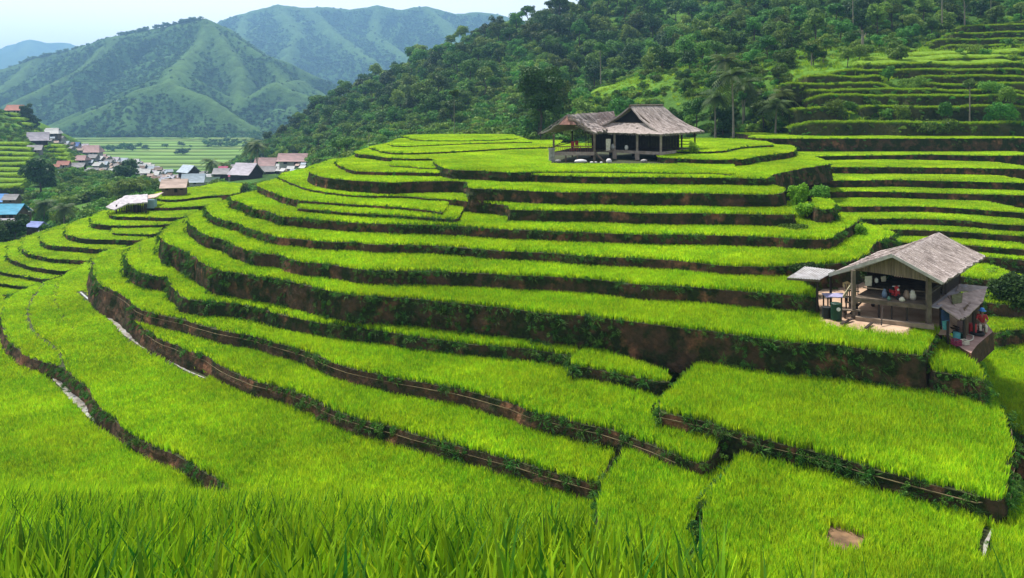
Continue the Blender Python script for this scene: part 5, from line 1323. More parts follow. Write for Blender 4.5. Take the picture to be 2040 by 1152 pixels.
def lower_hut():
    base = P(1780, 632, 38.5)
    B = Build('wooden_hut', base, 'open-fronted wooden hut on stilts with a wide gable roof, lower right', 'hut'); t = B.t; q = B.q; oz = B.o.z
    G = Vector((19.46, 38.3, -7.86))-B.o; K = Vector((25.2, 44.5, -7.86))-B.o
    E1 = Vector((21.06, 36.7, -8.88))-B.o; E2 = Vector((26.9, 42.8, -8.90))-B.o
    L1 = Vector((17.25, 40.75, -9.41))-B.o; L2 = L1+(K-G)
    r = (K-G).normalized()
    rf = MB(); curved_roof(rf, G-r*.25, K+r*.15, E2+r*.1, E1-r*.2, .07, .09, nx=26, ny=12, seed=11, bump=.006, rag=.08)
    curved_roof(rf, K+r*.15, G-r*.25, L1-r*.2, L2, .10, .09, nx=26, ny=12, seed=12, bump=.012, rag=.08)
    ro = rf.build('roof', M_THATCH, t)
    fr = MB(); fringe(fr, E1-r*.2, E2+r*.1, .09, 21, w=.025); fringe(fr, K+r*.15, E2+r*.1, .07, 22, w=.025); straws(fr, G, K, E2, E1, 700, 23, .35, .055, .07); straws(fr, G, K, L2, L1, 500, 24, .35, .055, .10); fr.build('loose_straw', M_STRAW, ro)
    sm = MB()
    for j in range(1, 4):
        a, b_ = (G.lerp(E1, j/4)), (K.lerp(E2, j/4)); up = Vector((0, 0, .05-.07*math.sin(math.pi*j/4))); sm.bar(a+up-Vector((0,0,.022)), b_+up-Vector((0,0,.022)), .035, .02)
    sm.build('roof_batten', M_WOOD, ro)
    bb = MB(); bb.bar(G-r*.33+Vector((0,0,.02)), L1-r*.28, .05, .18); bb.bar(G-r*.33, E1-r*.25, .05, .15); bb.build('bargeboard', mat('pale_board', (.50, .45, .40), .8, .3, 4, bump=.3), ro)
    g = MB(); nb = 30; lo0 = G.lerp(L1, .62)+r*.25; lo1 = G.lerp(E1, .93)+r*.25
    for k in range(nb):
        x0, x1 = k/nb, (k+.94)/nb
        def top(x):
            p_ = lo0.lerp(lo1, x); xg = .48
            return p_, (G.z-.06-(abs(x-xg)/(xg if x < xg else 1-xg))*(G.z-.06-(lo0.z if x < xg else lo1.z)-.02))
        a, za = top(x0); b_, zb = top(x1); lz = min(lo0.z, lo1.z)-.22+.05*math.sin(math.pi*x0)
        fr = Vector((0, 0, 0))
        g.add([(a.x, a.y, lz), (b_.x, b_.y, lz), (b_.x, b_.y, max(zb, lz+.02)), (a.x, a.y, max(za, lz+.02)), (a.x+r.x*.03, a.y+r.y*.03, lz), (b_.x+r.x*.03, b_.y+r.y*.03, lz), (b_.x+r.x*.03, b_.y+r.y*.03, max(zb, lz+.02)), (a.x+r.x*.03, a.y+r.y*.03, max(za, lz+.02))],
              [(0,1,2,3),(4,7,6,5),(0,4,5,1),(1,5,6,2),(2,6,7,3),(3,7,4,0)])
    g.build('gable_boards', M_BOARD, t)
    # deck
    FL, FR = q(1700, 592, 39.0), q(1850, 609, 37.5); zf = FR.z; FL.z = zf; BR = FR+r*6.2; BL = FL+r*6.2; zg = YZ-oz-.05
    dk = MB(); dk.slab([BL, BR, FR, FL], .06, 14, 6, .003, 3); dk.bar(FL-Vector((0,0,.1)), FR-Vector((0,0,.1)), .12, .2); dk.bar(FR-Vector((0,0,.1)), BR-Vector((0,0,.1)), .12, .2); dk.build('deck', M_WOOD, t)
    lg = MB(); lg.bar(FR+Vector((.14, -.1, -.06)), BR+Vector((.16, -.1, -.04)), .5, .05); lg.build('side_ledge', M_THATCHL, t)
    posts = [(FL, L1.z+.62, .17), (FR, E1.z+.12, .2), (FL.lerp(FR, .35), zf, .09), (FL.lerp(FR, .52), zf, .07), (FL.lerp(FR, .72), zf, .09), (BR, E2.z+.1, .13), (FR.lerp(BR, .5), E1.z+.1, .12), (BL, L1.z+.2, .14), (FL.lerp(BL, .5), L1.z+.2, .14), (BL.lerp(BR, .5), G.z-.1, .12)]
    for x, top, w_ in posts:
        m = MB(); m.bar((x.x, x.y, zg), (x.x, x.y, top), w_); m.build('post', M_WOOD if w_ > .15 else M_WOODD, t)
    so_ = MB(); so_.bar(Vector((FL.x, FL.y-.25, zg+.12)), Vector((FR.x+.1, FR.y-.3, zg+.12)), .3, .2); so_.build('foundation_sill', mat('mud_sill', (.33, .25, .18), .95, .4, 3, bump=.6), t)
    wl = MB()
    def planks(a, b_, z0_, z1_, n, gap=.93, th=.04):
        for k in range(n):
            x0, x1 = a.lerp(b_, k/n), a.lerp(b_, (k+gap)/n); zc = (z0_+z1_)/2
            wl.bar(Vector((x0.x, x0.y, zc)), Vector((x1.x, x1.y, zc)), th, z1_-z0_)
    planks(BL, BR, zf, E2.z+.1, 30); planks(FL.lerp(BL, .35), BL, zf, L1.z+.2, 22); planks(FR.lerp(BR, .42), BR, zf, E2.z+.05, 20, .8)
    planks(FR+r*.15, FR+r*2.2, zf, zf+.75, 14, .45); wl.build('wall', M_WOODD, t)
    rl = MB(); hz_ = Vector((0, 0, .55)); rl.bar(FL.lerp(FR, .12)+hz_+r*.1, FL.lerp(FR, .4)+hz_+r*.1, .04, .05); rl.bar(FR+hz_+r*.1, FR+hz_+r*2.4, .04, .05); rl.bar(FL.lerp(FR, .68)+hz_*.75+r*1.2, FR+hz_*.75+r*1.2, .05, .07); rl.build('railing', M_WOOD, t)
    br = MB(); br.bar(Vector((FL.lerp(FR, .05).x, FL.y+.8, zg)), Vector((FL.lerp(FR, .4).x, FL.y+.8, zf)), .06); br.bar(q(1758, 612, 38.2), q(1756, 648, 37.6), .06); br.build('brace', M_WOODD, t)
    # yard steps and a rail on the left
    fn = MB()
    for k in range(3): fn.bar(q(1683, 578+k*12, 39.6), q(1712, 581+k*12, 39.2), .05, .07)
    for k in range(7): x = q(1684+k*4.2, 566, 40.0); fn.bar(x, x-Vector((0, 0, .95)), .07, .03)
    fn.build('side_fence', M_WOOD, t)
lower_hut()

def small(name, cat, label, loc, rz=0):
    t = thing(name, loc, label, cat, rz); return t
def at_level(u, Y, z): return ((u-HU)/F*Y, Y, z)
DZ = P(1850, 609, 37.5)[2]+.03     # deck top
def scooter():
    t = small('scooter', 'scooter', 'small red scooter with a round white headlight on the deck of the lower hut', at_level(1781, 38.75, DZ), .2)
    s = .62
    b = MB(); b.slab([(-.16*s, -.30*s, .95*s), (.16*s, -.30*s, .95*s), (.2*s, -.42*s, .32*s), (-.2*s, -.42*s, .32*s)], .06*s, 4, 6, 0, 1, 0, -.04); b.box((0, .12*s, .55*s), (.28*s, .6*s, .26*s)); b.box((0, -.12*s, .32*s), (.28*s, .55*s, .07*s)); b.lathe((0, -.30*s, .86*s), [(.10*s, 0), (.17*s, .08*s), (.15*s, .2*s), (.05*s, .26*s)], 12); b.build('body', M_RED, t)
    b = MB(); b.box((0, .3*s, .76*s), (.28*s, .7*s, .1*s)); b.build('seat', M_BLACK, t)
    b = MB(); b.bar((-.34*s, -.26*s, 1.08*s), (.34*s, -.26*s, 1.08*s), .04); b.build('handlebar', M_TIN, t)
    b = MB(); b.lathe((0, 0, 0), [(.02, 0), (.09*s, .01), (.09*s, .05)], 12); o = b.build('headlight', M_WHITE, t); o.location = (.06*s, -.47*s, .82*s); o.rotation_euler = (R(-90), 0, 0); o.scale = (1, 1, 1)
    for y in (-.48, .62):
        b = MB(); b.tube([(-.05*s, 0, 0), (.05*s, 0, 0)], [.24*s, .24*s], 16); o = b.build('wheel', M_BLACK, t); o.location = (0, y*s, .24*s)
scooter()
def pot(u, Y, z, rad, h, m, lab, name='pot', cat='pot', handle=True):
    t = small(name, cat, lab, at_level(u, Y, z)); b = MB(); b.lathe((0, 0, 0), [(rad*.75, 0), (rad, h*.3), (rad*.95, h*.6), (rad*.6, h*.85), (rad*.68, h)], 12); b.build('body', m, t, smooth=True)
    if handle: b = MB(); b.tube([(-rad*.6, 0, h), (-rad*.4, 0, h*1.3), (rad*.4, 0, h*1.3), (rad*.6, 0, h)], .015, 5); b.build('handle', M_BLACK, t)
    b = MB(); b.lathe((0, 0, h), [(rad*.66, 0), (rad*.5, h*.07), (rad*.1, h*.13)], 10); b.build('lid', m, t)
pot(1762, 38.9, DZ, .13, .42, mat('blue_grey_enamel', (.16, .22, .32), .5, .3, 5), 'blue-grey kettle left of the red scooter', 'kettle', 'kettle')
pot(1771, 38.4, DZ, .09, .18, mat('green_glass', (.10, .22, .16), .3, .2, 5), 'small green pot at the feet of the red scooter', handle=False)
pot(1806, 38.6, DZ, .17, .42, mat('brown_earthenware', (.34, .24, .17), .8, .3, 5), 'tall brown pot right of the red scooter')
pot(1818, 38.5, DZ, .17, .44, M_CREAM, 'cream pot, rightmost of the pots on the deck')
pot(1797, 38.2, DZ, .15, .2, M_CREAM, 'low cream pot in front of the brown one')
def hanging(u, v, Y, w, h, m, lab):
    b = MB(); b.slab([(0, 0, 0), (w, .05, .02), (w*.95, .05, -h), (.03, 0, -h*.95)], .025, 5, 7, .02, int(u)); b.build('cloth', m, None, loc=P(u, v, Y), label=lab, category='cloth')
hanging(1723, 551, 39.6, .40, .52, M_CREAM, 'cream cloth hanging behind the left post of the lower hut')
hanging(1755, 551, 40.2, .30, .28, M_CREAM, 'small pale cloth hanging in the middle of the lower hut')
b = MB(); b.lathe((0, 0, 0), [(.04, 0), (.09, .06), (.09, .2), (.03, .27)], 10); b.build('lamp', M_WHITE, None, smooth=True, loc=P(1746, 564, 39.8), label='small white lamp between the two hanging cloths in the lower hut', category='lamp')
# tin lean-to
def lean_to():
    t = small('lean_to', 'lean-to', 'small tin-roofed lean-to at the left end of the lower hut', P(1640, 604, 41.0)); o = Vector(t.location)
    c = [Vector(P(*x))-o for x in ((1603,531,42.3),(1664,538,41.8),(1633,557,39.9),(1568,553,40.3))]
    n = 36; V = []; Fc = []
    for j, (a, b_) in enumerate(((c[0], c[1]), (c[0].lerp(c[3], .5), c[1].lerp(c[2], .5)), (c[3], c[2]))):
        for i in range(n+1):
            p_ = a.lerp(b_, i/n); z = .025*math.sin(i*math.pi/1.5)+(-.03 if j == 1 else 0); V.append((p_.x, p_.y, p_.z+z))
    m = len(V); V += [(x, y, z-.02) for x, y, z in V]
    for j in range(2):
        for i in range(n): k = j*(n+1)+i; Fc += [(k, k+n+1, k+n+2, k+1), (m+k, m+k+1, m+k+n+2, m+k+n+1)]
    for i in range(n): Fc += [(2*(n+1)+i, m+2*(n+1)+i, m+2*(n+1)+i+1, 2*(n+1)+i+1), (i, i+1, m+i+1, m+i)]
    b = MB(); b.add(V, Fc); b.build('roof', M_TIN, t)
    for x in ((1628, 560, 40.2), (1655, 545, 41.5)):
        b = MB(); a = Vector(P(*x))-o; b.bar(a, (a.x, a.y, YZ-o.z-.3), .1); b.build('post', M_WOODD, t)
    b = MB(); b.bar(c[3]+Vector((0,0,-.08)), c[2]+Vector((0,0,-.08)), .06, .09); b.build('beam', M_WOOD, t)
lean_to()
def table():
    t = small('table', 'table', 'little table under a lilac cloth below the tin lean-to', at_level(1663, 39.9, YZ)); h = .95
    b = MB(); b.slab([(-.55, .35, h), (.55, .35, h), (.6, -.35, h-.03), (-.6, -.35, h-.03)], .05, 8, 5, .012, 4, rag=.05); b.build('cloth_cover', M_LILAC, t)
    for x in (-.48, .48):
        for y in (-.28, .28): b = MB(); b.bar((x, y, 0), (x, y, h-.03), .06); b.build('leg', M_WOODD, t)
table()
def drum(u, Y, z, rad, h, m, lab, disk=False, name='drum'):
    t = small(name, name, lab, at_level(u, Y, z)); b = MB(); b.lathe((0, 0, 0), [(rad*.96, 0), (rad, .02), (rad*.97, h*.33), (rad, h*.35), (rad*.97, h*.66), (rad, h*.68), (rad, h*.98), (rad*.9, h)], 18); b.build('body', m, t, smooth=False)
    if disk: b = MB(); b.lathe((0, 0, 0), [(.02, .012), (.1, .01), (.1, -.02)], 14); o = b.build('gauge', M_WHITE, t); o.location = (0, -rad-.01, h*.7); o.rotation_euler = (R(90), 0, 0)
    return t
drum(1666, 38.7, YZ, .27, .85, M_GREEND, 'dark green drum with a white dial in front of the lilac table', True)
drum(1646, 39.1, YZ, .22, .55, M_BLACK, 'black drum left of the dark green one', False)
drum(1700, 40.6, YZ, .24, .6, M_WOODD, 'brown wooden cask beside the side fence of the lower hut', False, 'cask')
def basket(u, v, Y, s, lab, m):
    b = MB(); b.lathe((0, 0, 0), [(s*.6, 0), (s, s*.6), (s*.9, s*1.2), (s*1.05, s*1.25), (s*.5, s*1.5), (s*.1, s*1.75)], 12); b.build('basket', m, None, loc=P(u, v, Y), label=lab, category='basket')
basket(1688, 576, 40.2, .24, 'straw basket standing on the side fence under the lower hut eaves', mat('straw', (.55, .40, .18), .9, .4, 8, bump=.6))
b = MB(); b.bar((0, 0, 0), (.75, .4, .75), .04, .16); b.build('plank', mat('pale_plank', (.48, .42, .26), .85, .3, 4), None, loc=P(1680, 592, 39.4), label='pale plank leaning against the left post of the lower hut', category='plank')
for k, (u, Y, dx, lab) in enumerate([(1690, 38.3, .9, 'dark plank lying on the yard, left'), (1738, 37.6, .7, 'dark plank lying on the yard below the deck')]):
    b = MB(); b.bar((0, 0, .04), (dx, .75, .1), .12, .05); b.build('plank', M_WOODD, None, loc=at_level(u-14, Y-.5, YZ), label=lab, category='plank')
def bench(u, Y, lab):
    t = small('bench', 'bench', lab, at_level(u, Y, YZ), -.15); b = MB(); b.box((0, 0, .4), (.9, .26, .05)); b.build('seat', M_WOOD, t)
    for x in (-.36, .36): b = MB(); b.box((x, 0, .19), (.06, .24, .38)); b.build('leg', M_WOODD, t)
bench(1697, 39.0, 'low wooden bench left of the lower hut posts')

# lower side roof and platform right of the hut
def side_shelter():
    t = small('side_shelter', 'shelter', 'low patched board roof on poles sloping down from the right side of the lower hut', P(1915, 690, 36.8)); o = Vector(t.location); q = lambda *a: Vector(P(*a))-o
    b = MB(); b.slab([q(1888, 590, 39.0), q(1966, 575, 41.0), q(1958, 602, 39.0), q(1920, 638, 36.6)], .07, 12, 9, .02, 5, rag=.06)
    b.slab([q(1866, 607, 37.8), q(1895, 588, 39.4), q(1921, 634, 36.7), q(1912, 637, 36.3)], .06, 8, 8, .02, 6, rag=.08); r1 = b.build('roof', mat('patched_boards', (.50, .38, .33), .9, .4, 2.5, bump=.7, col2=(.27, .20, .17)), t)
    b = MB(); b.slab([q(1910, 566, 42.0), q(1968, 572, 42.5), q(1962, 582, 40.6), q(1905, 580, 40.4)], .06, 8, 4, .015, 7); b.build('upper_roof', M_THATCH, t)
    b = MB(); b.slab([q(1895, 589, 38.9), q(1918, 583, 39.6), q(1916, 603, 38.4), q(1898, 606, 38.0)], .04, 5, 5, .02, 8); b.build('mossy_patch', mat('moss', (.20, .20, .09), .95, .4, 4, bump=.6), r1)
    for x, vb in (((1921, 632, 36.8), 0), ((1874, 608, 37.8), 0), ((1955, 600, 39.0), 0), ((1888, 640, 37.0), 0), ((1940, 618, 38.0), 0)):
        a = q(*x); b = MB(); b.bar(a, (a.x, a.y, -12.0-o.z), .09); b.build('pole', M_WOODD, t)
    b = MB()
    for k in range(14): a = q(1950-k*2.2, 585+k*1.8, 40.2-.2*k); b.bar((a.x, a.y, a.z-.1), (a.x, a.y, -11.9-o.z), .10, .03)
    b.build('back_wall', M_BOARD, t)
side_shelter()
def platform():
    c = [P(*x) for x in ((1897,683,36.9),(1934,706,35.3),(1976,662,38.6),(1962,642,40.8),(1900,642,40.3))]; zt = -11.85
    cc = [np.array(x[:2]) for x in c]+[np.array(c[0][:2])]; E = np.vstack([cc[k]+(cc[k+1]-cc[k])*t_ for k in range(5) for t_ in (0, .33, .66)]); E = E+rng.normal(0, .02, E.shape); n = len(E); V = [(x, y, zt) for x, y in E]+[(x+.05, y-.05, zt-.9) for x, y in E]
    Fc = []
    for t_ in tessellate_polygon([[Vector(v) for v in V[:n]]]):
        a, b_, d = [V[i] for i in t_]; ar = (b_[0]-a[0])*(d[1]-a[1])-(b_[1]-a[1])*(d[0]-a[0]); Fc.append(tuple(t_) if ar > 0 else tuple(reversed(t_)))
    Fc += [(i, (i+1) % n, n+(i+1) % n, n+i) for i in range(n)]
    me = make_mesh('platform', V, Fc, [M_CLAY, M_BANK], attrs={'bare': [1.0]*len(V)}); me.polygons.foreach_set('material_index', np.array([0]*(len(Fc)-n)+[1]*n, dtype=np.int32)); link('ground', me, None, kind='structure', label='reddish paved platform below the lower hut')
platform()
PZ = -11.83
hanging(1875, 618, 37.3, .45, .85, mat('navy_cloth', (.04, .07, .16), .9, .3, 5), 'dark blue cloth hanging at the left end of the side shelter')
hanging(1877, 640, 37.0, .32, .45, M_TEAL, 'teal cloth hanging below the dark blue one')
drum(1937, 38.2, PZ, .2, .5, M_RED, 'red bin on the paved platform under the side shelter', False, 'bin')
drum(1906, 37.0, PZ, .17, .42, M_TEAL, 'teal bucket at the front of the paved platform', False, 'bucket')
drum(1918, 37.1, PZ, .14, .36, M_GREEND, 'small dark green bucket next to the teal one', False, 'bucket')
def tyre(u, Y, lab):
    b = MB(); n = 18; m = 8; V = []; Fc = []
    for i in range(n):
        a = 2*math.pi*i/n
        for j in range(m): c = 2*math.pi*j/m; rr_ = .26+.08*math.cos(c); V.append((rr_*math.cos(a), rr_*math.sin(a), .08+.08*math.sin(c)))
    for i in range(n):
        for j in range(m): Fc.append((i*m+j, ((i+1) % n)*m+j, ((i+1) % n)*m+(j+1) % m, i*m+(j+1) % m))
    b.add(V, Fc); b.build('tyre', M_BLACK, None, smooth=True, loc=at_level(u, Y, PZ), label=lab, category='tyre')
tyre(1947, 38.0, 'black tyre lying on the paved platform')
def crate(u, Y, z, s, m, lab, rz=.3):
    t = small('crate', 'crate', lab, at_level(u, Y, z), rz); b = MB()
    for k in range(3): b.box((0, -s/2, s*(.12+.28*k)), (s, .02, s*.18)); b.box((0, s/2, s*(.12+.28*k)), (s, .02, s*.18)); b.box((-s/2, 0, s*(.12+.28*k)), (.02, s, s*.18)); b.box((s/2, 0, s*(.12+.28*k)), (.02, s, s*.18))
    b.build('slats', m, t); b = MB(); b.box((0, 0, .03), (s*.96, s*.96, .03)); b.build('bottom', m, t)
crate(1905, 36.4, PZ, .34, mat('maroon_plastic', (.25, .03, .08), .6, .2, 5), 'maroon crate at the near edge of the paved platform')
crate(1922, 36.5, PZ, .28, M_CREAM, 'pale crate right of the maroon one')
crate(1898, 38.4, PZ, .4, M_WOODD, 'dark wooden crate in the shade under the side shelter')
def hose():
    b = MB(); b.tube([(0, 0, .03), (.5, .3, .04), (.9, .9, .04), (.7, 1.4, .03)], .025, 6); b.build('pole', M_CREAM, None, loc=at_level(1925, 36.8, PZ), label='pale stick lying across the paved platform', category='stick')
hose()

# ---- people
def person(base, label, pose, mats, s=1.0, rz=0):
    t = thing('person', base, label, 'person', rz)
    import bmesh
    def skin(name, chain, edges, m, parent):
        me = bpy.data.meshes.new(name); me.from_pydata([c[0] for c in chain], edges, []); me.update()
        o = link(name, me, parent); me.materials.append(m)
        md = o.modifiers.new('skin', 'SKIN'); md.use_smooth_shade = True
        for i, c in enumerate(chain):
            v = me.skin_vertices[0].data[i]; rr_ = c[1] if isinstance(c[1], tuple) else (c[1], c[1]); v.radius = (rr_[0]*s, rr_[1]*s); v.use_root = (i == 0)
        sd = o.modifiers.new('sub', 'SUBSURF'); sd.levels = 1; sd.render_levels = 1; return o
    J = {k: tuple(x*s for x in v) for k, v in pose.items()}
    def mid(a, b_, t_): return tuple(J[a][i]*(1-t_)+J[b_][i]*t_ for i in range(3))
    ch = [(J['pelvis'], (.15, .11)), (J['waist'], (.13, .095)), (J['chest'], (.17, .11)), (J['neck'], (.06, .06)), (J['head0'], (.075, .085)), (J['head'], (.088, .10)),
          (J['shl'], .06), (J['ell'], .045), (J['wrl'], .03), (J['shr'], .06), (J['elr'], .045), (J['wrr'], .03),
          (J['hpl'], .09), (J['knl'], .062), (J['anl'], .042), (J['tol'], .035), (J['hpr'], .09), (J['knr'], .062), (J['anr'], .042), (J['tor'], .035)]
    ed = [(0,1),(1,2),(2,3),(3,4),(4,5),(2,6),(6,7),(7,8),(2,9),(9,10),(10,11),(0,12),(12,13),(13,14),(14,15),(0,16),(16,17),(17,18),(18,19)]
    # hands: palm, four fingers and a thumb on each wrist
    for w_, e_ in ((8, 'l'), (11, 'r')):
        wr = Vector(J['wr'+e_]); d = (wr-Vector(J['el'+e_])).normalized(); sd = d.cross(Vector((0, 1, 0))).normalized()
        pi = len(ch); ch.append((tuple(wr+d*.06*s), (.035, .018))); ed.append((w_, pi))
        for k in range(4):
            off = sd*(k-1.5)*.02*s; a = len(ch); L_ = (.075, .085, .08, .062)[k]*s
            ch.append((tuple(wr+d*.10*s+off), .009)); ch.append((tuple(wr+d*(.10*s+L_*.5)+off+Vector((0, -.01*s, 0))), .008)); ch.append((tuple(wr+d*(.10*s+L_)+off+Vector((0, -.03*s, 0))), .007))
            ed += [(pi, a), (a, a+1), (a+1, a+2)]
        a = len(ch); ch.append((tuple(wr+d*.05*s-sd*.04*s), .010)); ch.append((tuple(wr+d*.09*s-sd*.055*s), .009)); ed += [(pi, a), (a, a+1)]
    skin('body', ch, ed, mats['skin'], t)
    def k_(n, r_): return (J[n], r_)
    skin('shirt', [k_('pelvis', (.165, .125)), k_('waist', (.155, .115)), k_('chest', (.19, .13)), k_('shl', .08), k_('ell', .06), k_('shr', .08), k_('elr', .06), (mid('chest', 'neck', .6), (.09, .08))], [(0,1),(1,2),(2,3),(3,4),(2,5),(5,6),(2,7)], mats['shirt'], t)
    skin('trousers', [(mid('pelvis', 'waist', .2), (.165, .125)), k_('pelvis', (.165, .13)), k_('hpl', .105), k_('knl', .078), (mid('knl', 'anl', .85), .06), k_('hpr', .105), k_('knr', .078), (mid('knr', 'anr', .85), .06)], [(0,1),(1,2),(2,3),(3,4),(1,5),(5,6),(6,7)], mats['trousers'], t)
    hd = Vector(J['head']); b = MB()
    if 'hat' in mats: b.lathe(hd+Vector((0, 0, .02*s)), [(.20*s, 0), (.20*s, .015*s), (.12*s, .05*s), (.115*s, .12*s), (.07*s, .16*s)], 16); b.build('hat', mats['hat'], t, smooth=True)
    b = MB(); b.lathe(hd+Vector((0, .015*s, -.03*s)), [(.085*s, 0), (.105*s, .05*s), (.108*s, .09*s), (.08*s, .14*s), (.03*s, .155*s)], 12); b.build('hair', M_BLACK, t, smooth=True)
    b = MB(); b.lathe(hd+Vector((0, -.105*s, -.03*s)), [(.018*s, 0), (.014*s, .03*s), (.006*s, .05*s)], 6); b.box(hd+Vector((0, -.10*s, -.065*s)), (.05*s, .012*s, .012*s)); b.build('face', mats['skin'], t)
    b = MB()
    for sx in (-1, 1): b.lathe(hd+Vector((sx*.035*s, -.098*s, .01*s)), [(.012*s, 0), (.012*s, .012*s)], 6)
    b.build('eyes', M_BLACK, t); return t
STAND = dict(pelvis=(0,0,.92), waist=(0,0,1.08), chest=(0,.01,1.32), neck=(0,.01,1.48), head0=(0,0,1.56), head=(0,-.01,1.63), shl=(-.19,0,1.40), ell=(-.25,.02,1.13), wrl=(-.24,-.08,.90), shr=(.19,0,1.40), elr=(.26,.03,1.13), wrr=(.22,-.10,.92),
  hpl=(-.10,0,.88), knl=(-.12,-.03,.49), anl=(-.13,.03,.08), tol=(-.15,-.14,.04), hpr=(.10,0,.88), knr=(.13,-.05,.49), anr=(.16,.0,.08), tor=(.19,-.16,.04))
SIT = dict(pelvis=(0,0,.50), waist=(0,.02,.66), chest=(0,-.02,.90), neck=(0,-.04,1.06), head0=(0,-.06,1.13), head=(0,-.08,1.20), shl=(-.19,-.02,.98), ell=(-.26,-.12,.74), wrl=(-.12,-.36,.66), shr=(.19,-.02,.98), elr=(.26,-.12,.74), wrr=(.12,-.36,.66),
  hpl=(-.10,-.02,.48), knl=(-.14,-.42,.50), anl=(-.13,-.40,.08), tol=(-.14,-.56,.04), hpr=(.10,-.02,.48), knr=(.14,-.42,.50), anr=(.13,-.38,.08), tor=(.15,-.54,.04))
person(at_level(1956, 38.6, PZ-.1), 'person in a blue hat and red shirt seated on the paved platform', SIT, dict(skin=M_SKIN, shirt=M_RED, trousers=M_CREAM, hat=M_BLUE), .95, -.4)
b = MB(); b.box((0, 0, .2), (.36, .32, .04)); b.box((-.14, 0, .1), (.04, .28, .2)); b.box((.14, 0, .1), (.04, .28, .2)); b.build('stool', M_WOOD, None, loc=at_level(1956, 38.62, PZ), rz=-.4, label='low stool under the seated person with the blue hat', category='stool')
# ------------------------------------------------------------------ village
ROOFC = {}
def roof_mat(nm, c, c2=None):
    if nm not in ROOFC: ROOFC[nm] = mat('roof_'+nm, c, .7, .35, .9, bump=.5, col2=c2, stretch=(1, 1, 5), objrand=.08)
    return ROOFC[nm]
RM = dict(grey=roof_mat('grey', (.33, .31, .31)), white=roof_mat('white', (.60, .59, .57)), red=roof_mat('red', (.42, .14, .10), (.26, .12, .09)), pink=roof_mat('pink', (.44, .25, .24), (.30, .20, .19)), tan=roof_mat('tan', (.52, .38, .31)),
          lilac=roof_mat('lilac', (.50, .45, .50)), blue=roof_mat('blue', (.06, .14, .40)), turq=roof_mat('turquoise', (.05, .30, .46)), pale=roof_mat('pale_blue', (.48, .55, .62)), thatch=M_THATCHL, magenta=roof_mat('magenta', (.55, .10, .20)), brown=roof_mat('brown', (.25, .16, .11)), cream=roof_mat('cream', (.72, .64, .55)))
WM = dict(white=mat('house_plaster', (.46, .44, .41), .9, .3, .8), dark=M_WOODD, wood=mat('house_boards', (.17, .12, .085), .9, .4, 1.0, stretch=(6, 6, .6)), blue=mat('pale_blue_wall', (.35, .50, .58), .9, .2, 1), grey=mat('grey_wall', (.28, .27, .26), .9, .3, 1))
HOUSES = []
def house(u, vb, wpx, roof, wall, label, rz=0.0, Y=None, sheet=None, wall_h=.32, roof_h=.32, deep=.75, over=.10, group=None, name='house', hip=False):
    if Y is None: p = sheet_at(sheet or HL, u, vb); x, y, z = p; x = (u-HU)/F*y
    else: x, y, z = P(u, vb, Y)
    HOUSES.append((u, vb, wpx)); z += .25
    W = wpx/F*y*.9; Dp = W*deep; H = W*wall_h; Rh = W*roof_h; ov = W*over
    t = thing(name, (x, y, z), label, 'house', rz, group)
    b = MB(); b.box((0, 0, H/2-.6), (W, Dp, H+1.2))
    b.add([(-W/2, -Dp/2, H), (-W/2, Dp/2, H), (-W/2, 0, H+Rh*.93), (-W/2+.05, -Dp/2, H), (-W/2+.05, Dp/2, H), (-W/2+.05, 0, H+Rh*.93)], [(0, 2, 1), (3, 4, 5)])
    b.add([(W/2, -Dp/2, H), (W/2, Dp/2, H), (W/2, 0, H+Rh*.93), (W/2-.05, -Dp/2, H), (W/2-.05, Dp/2, H), (W/2-.05, 0, H+Rh*.93)], [(0, 1, 2), (3, 5, 4)])
    b.build('wall', WM[wall], t)
    b = MB(); th = max(.12, W*.02); lo = H-Rh*ov/(Dp/2)
    for s in (-1, 1):
        hx = W*.18 if hip else 0
        b.slab([(-W/2-ov+hx, 0, H+Rh), (W/2+ov-hx, 0, H+Rh), (W/2+ov, s*(Dp/2+ov), lo), (-W/2-ov, s*(Dp/2+ov), lo)], th, 6, 4, W*.006, int(u)+s, 0, W*.015)
    if hip:
        for s in (-1, 1): b.slab([(s*(W/2+ov-W*.18), 0, H+Rh-.02), (s*(W/2+ov-W*.18)+.02, 0, H+Rh-.02), (s*(W/2+ov), -(Dp/2+ov), lo), (s*(W/2+ov), Dp/2+ov, lo)], th, 3, 3, 0, 3)
    b.build('roof', RM[roof], t)
    b = MB(); b.box((W*.12, -Dp/2-.03, H*.36), (W*.13, .08, H*.72)); b.build('door', M_DARK, t)
    for wx in (-.28, .36): b = MB(); b.box((W*wx, -Dp/2-.03, H*.55), (W*.13, .08, H*.34)); b.build('window', M_DARK, t)
    return t
V_ = house
V_(31, 222, 30, 'red', 'white', 'white house with an orange-red roof on the crest at the far left', .1, wall_h=.4)
V_(104, 262, 30, 'white', 'wood', 'house with a white roof and dark walls at the end of the crest', .2, hip=True)
V_(76, 286, 36, 'lilac', 'dark', 'grey-lilac gabled house left on the crest above the short rice steps', .5, roof_h=.4)
V_(70, 302, 26, 'grey', 'grey', 'grey shed just below the grey-lilac gabled house', .3, wall_h=.25)
V_(119, 274, 20, 'grey', 'white', 'small pale house below the white-roofed one on the crest', -.2)
V_(131, 286, 14, 'pale', 'white', 'tiny white house left of the dark blue roof', 0)
V_(147, 286, 22, 'blue', 'white', 'house with a dark blue roof on the village slope', .1, wall_h=.25)
V_(164, 288, 22, 'lilac', 'dark', 'house with a pale lilac roof right of the dark blue one', .2)
V_(182, 308, 38, 'pink', 'white', 'large pink-red roofed house in the upper village', .15, wall_h=.28, hip=True)
V_(204, 312, 14, 'pink', 'white', 'small pink annex right of the large pink-red roofed house', .1)
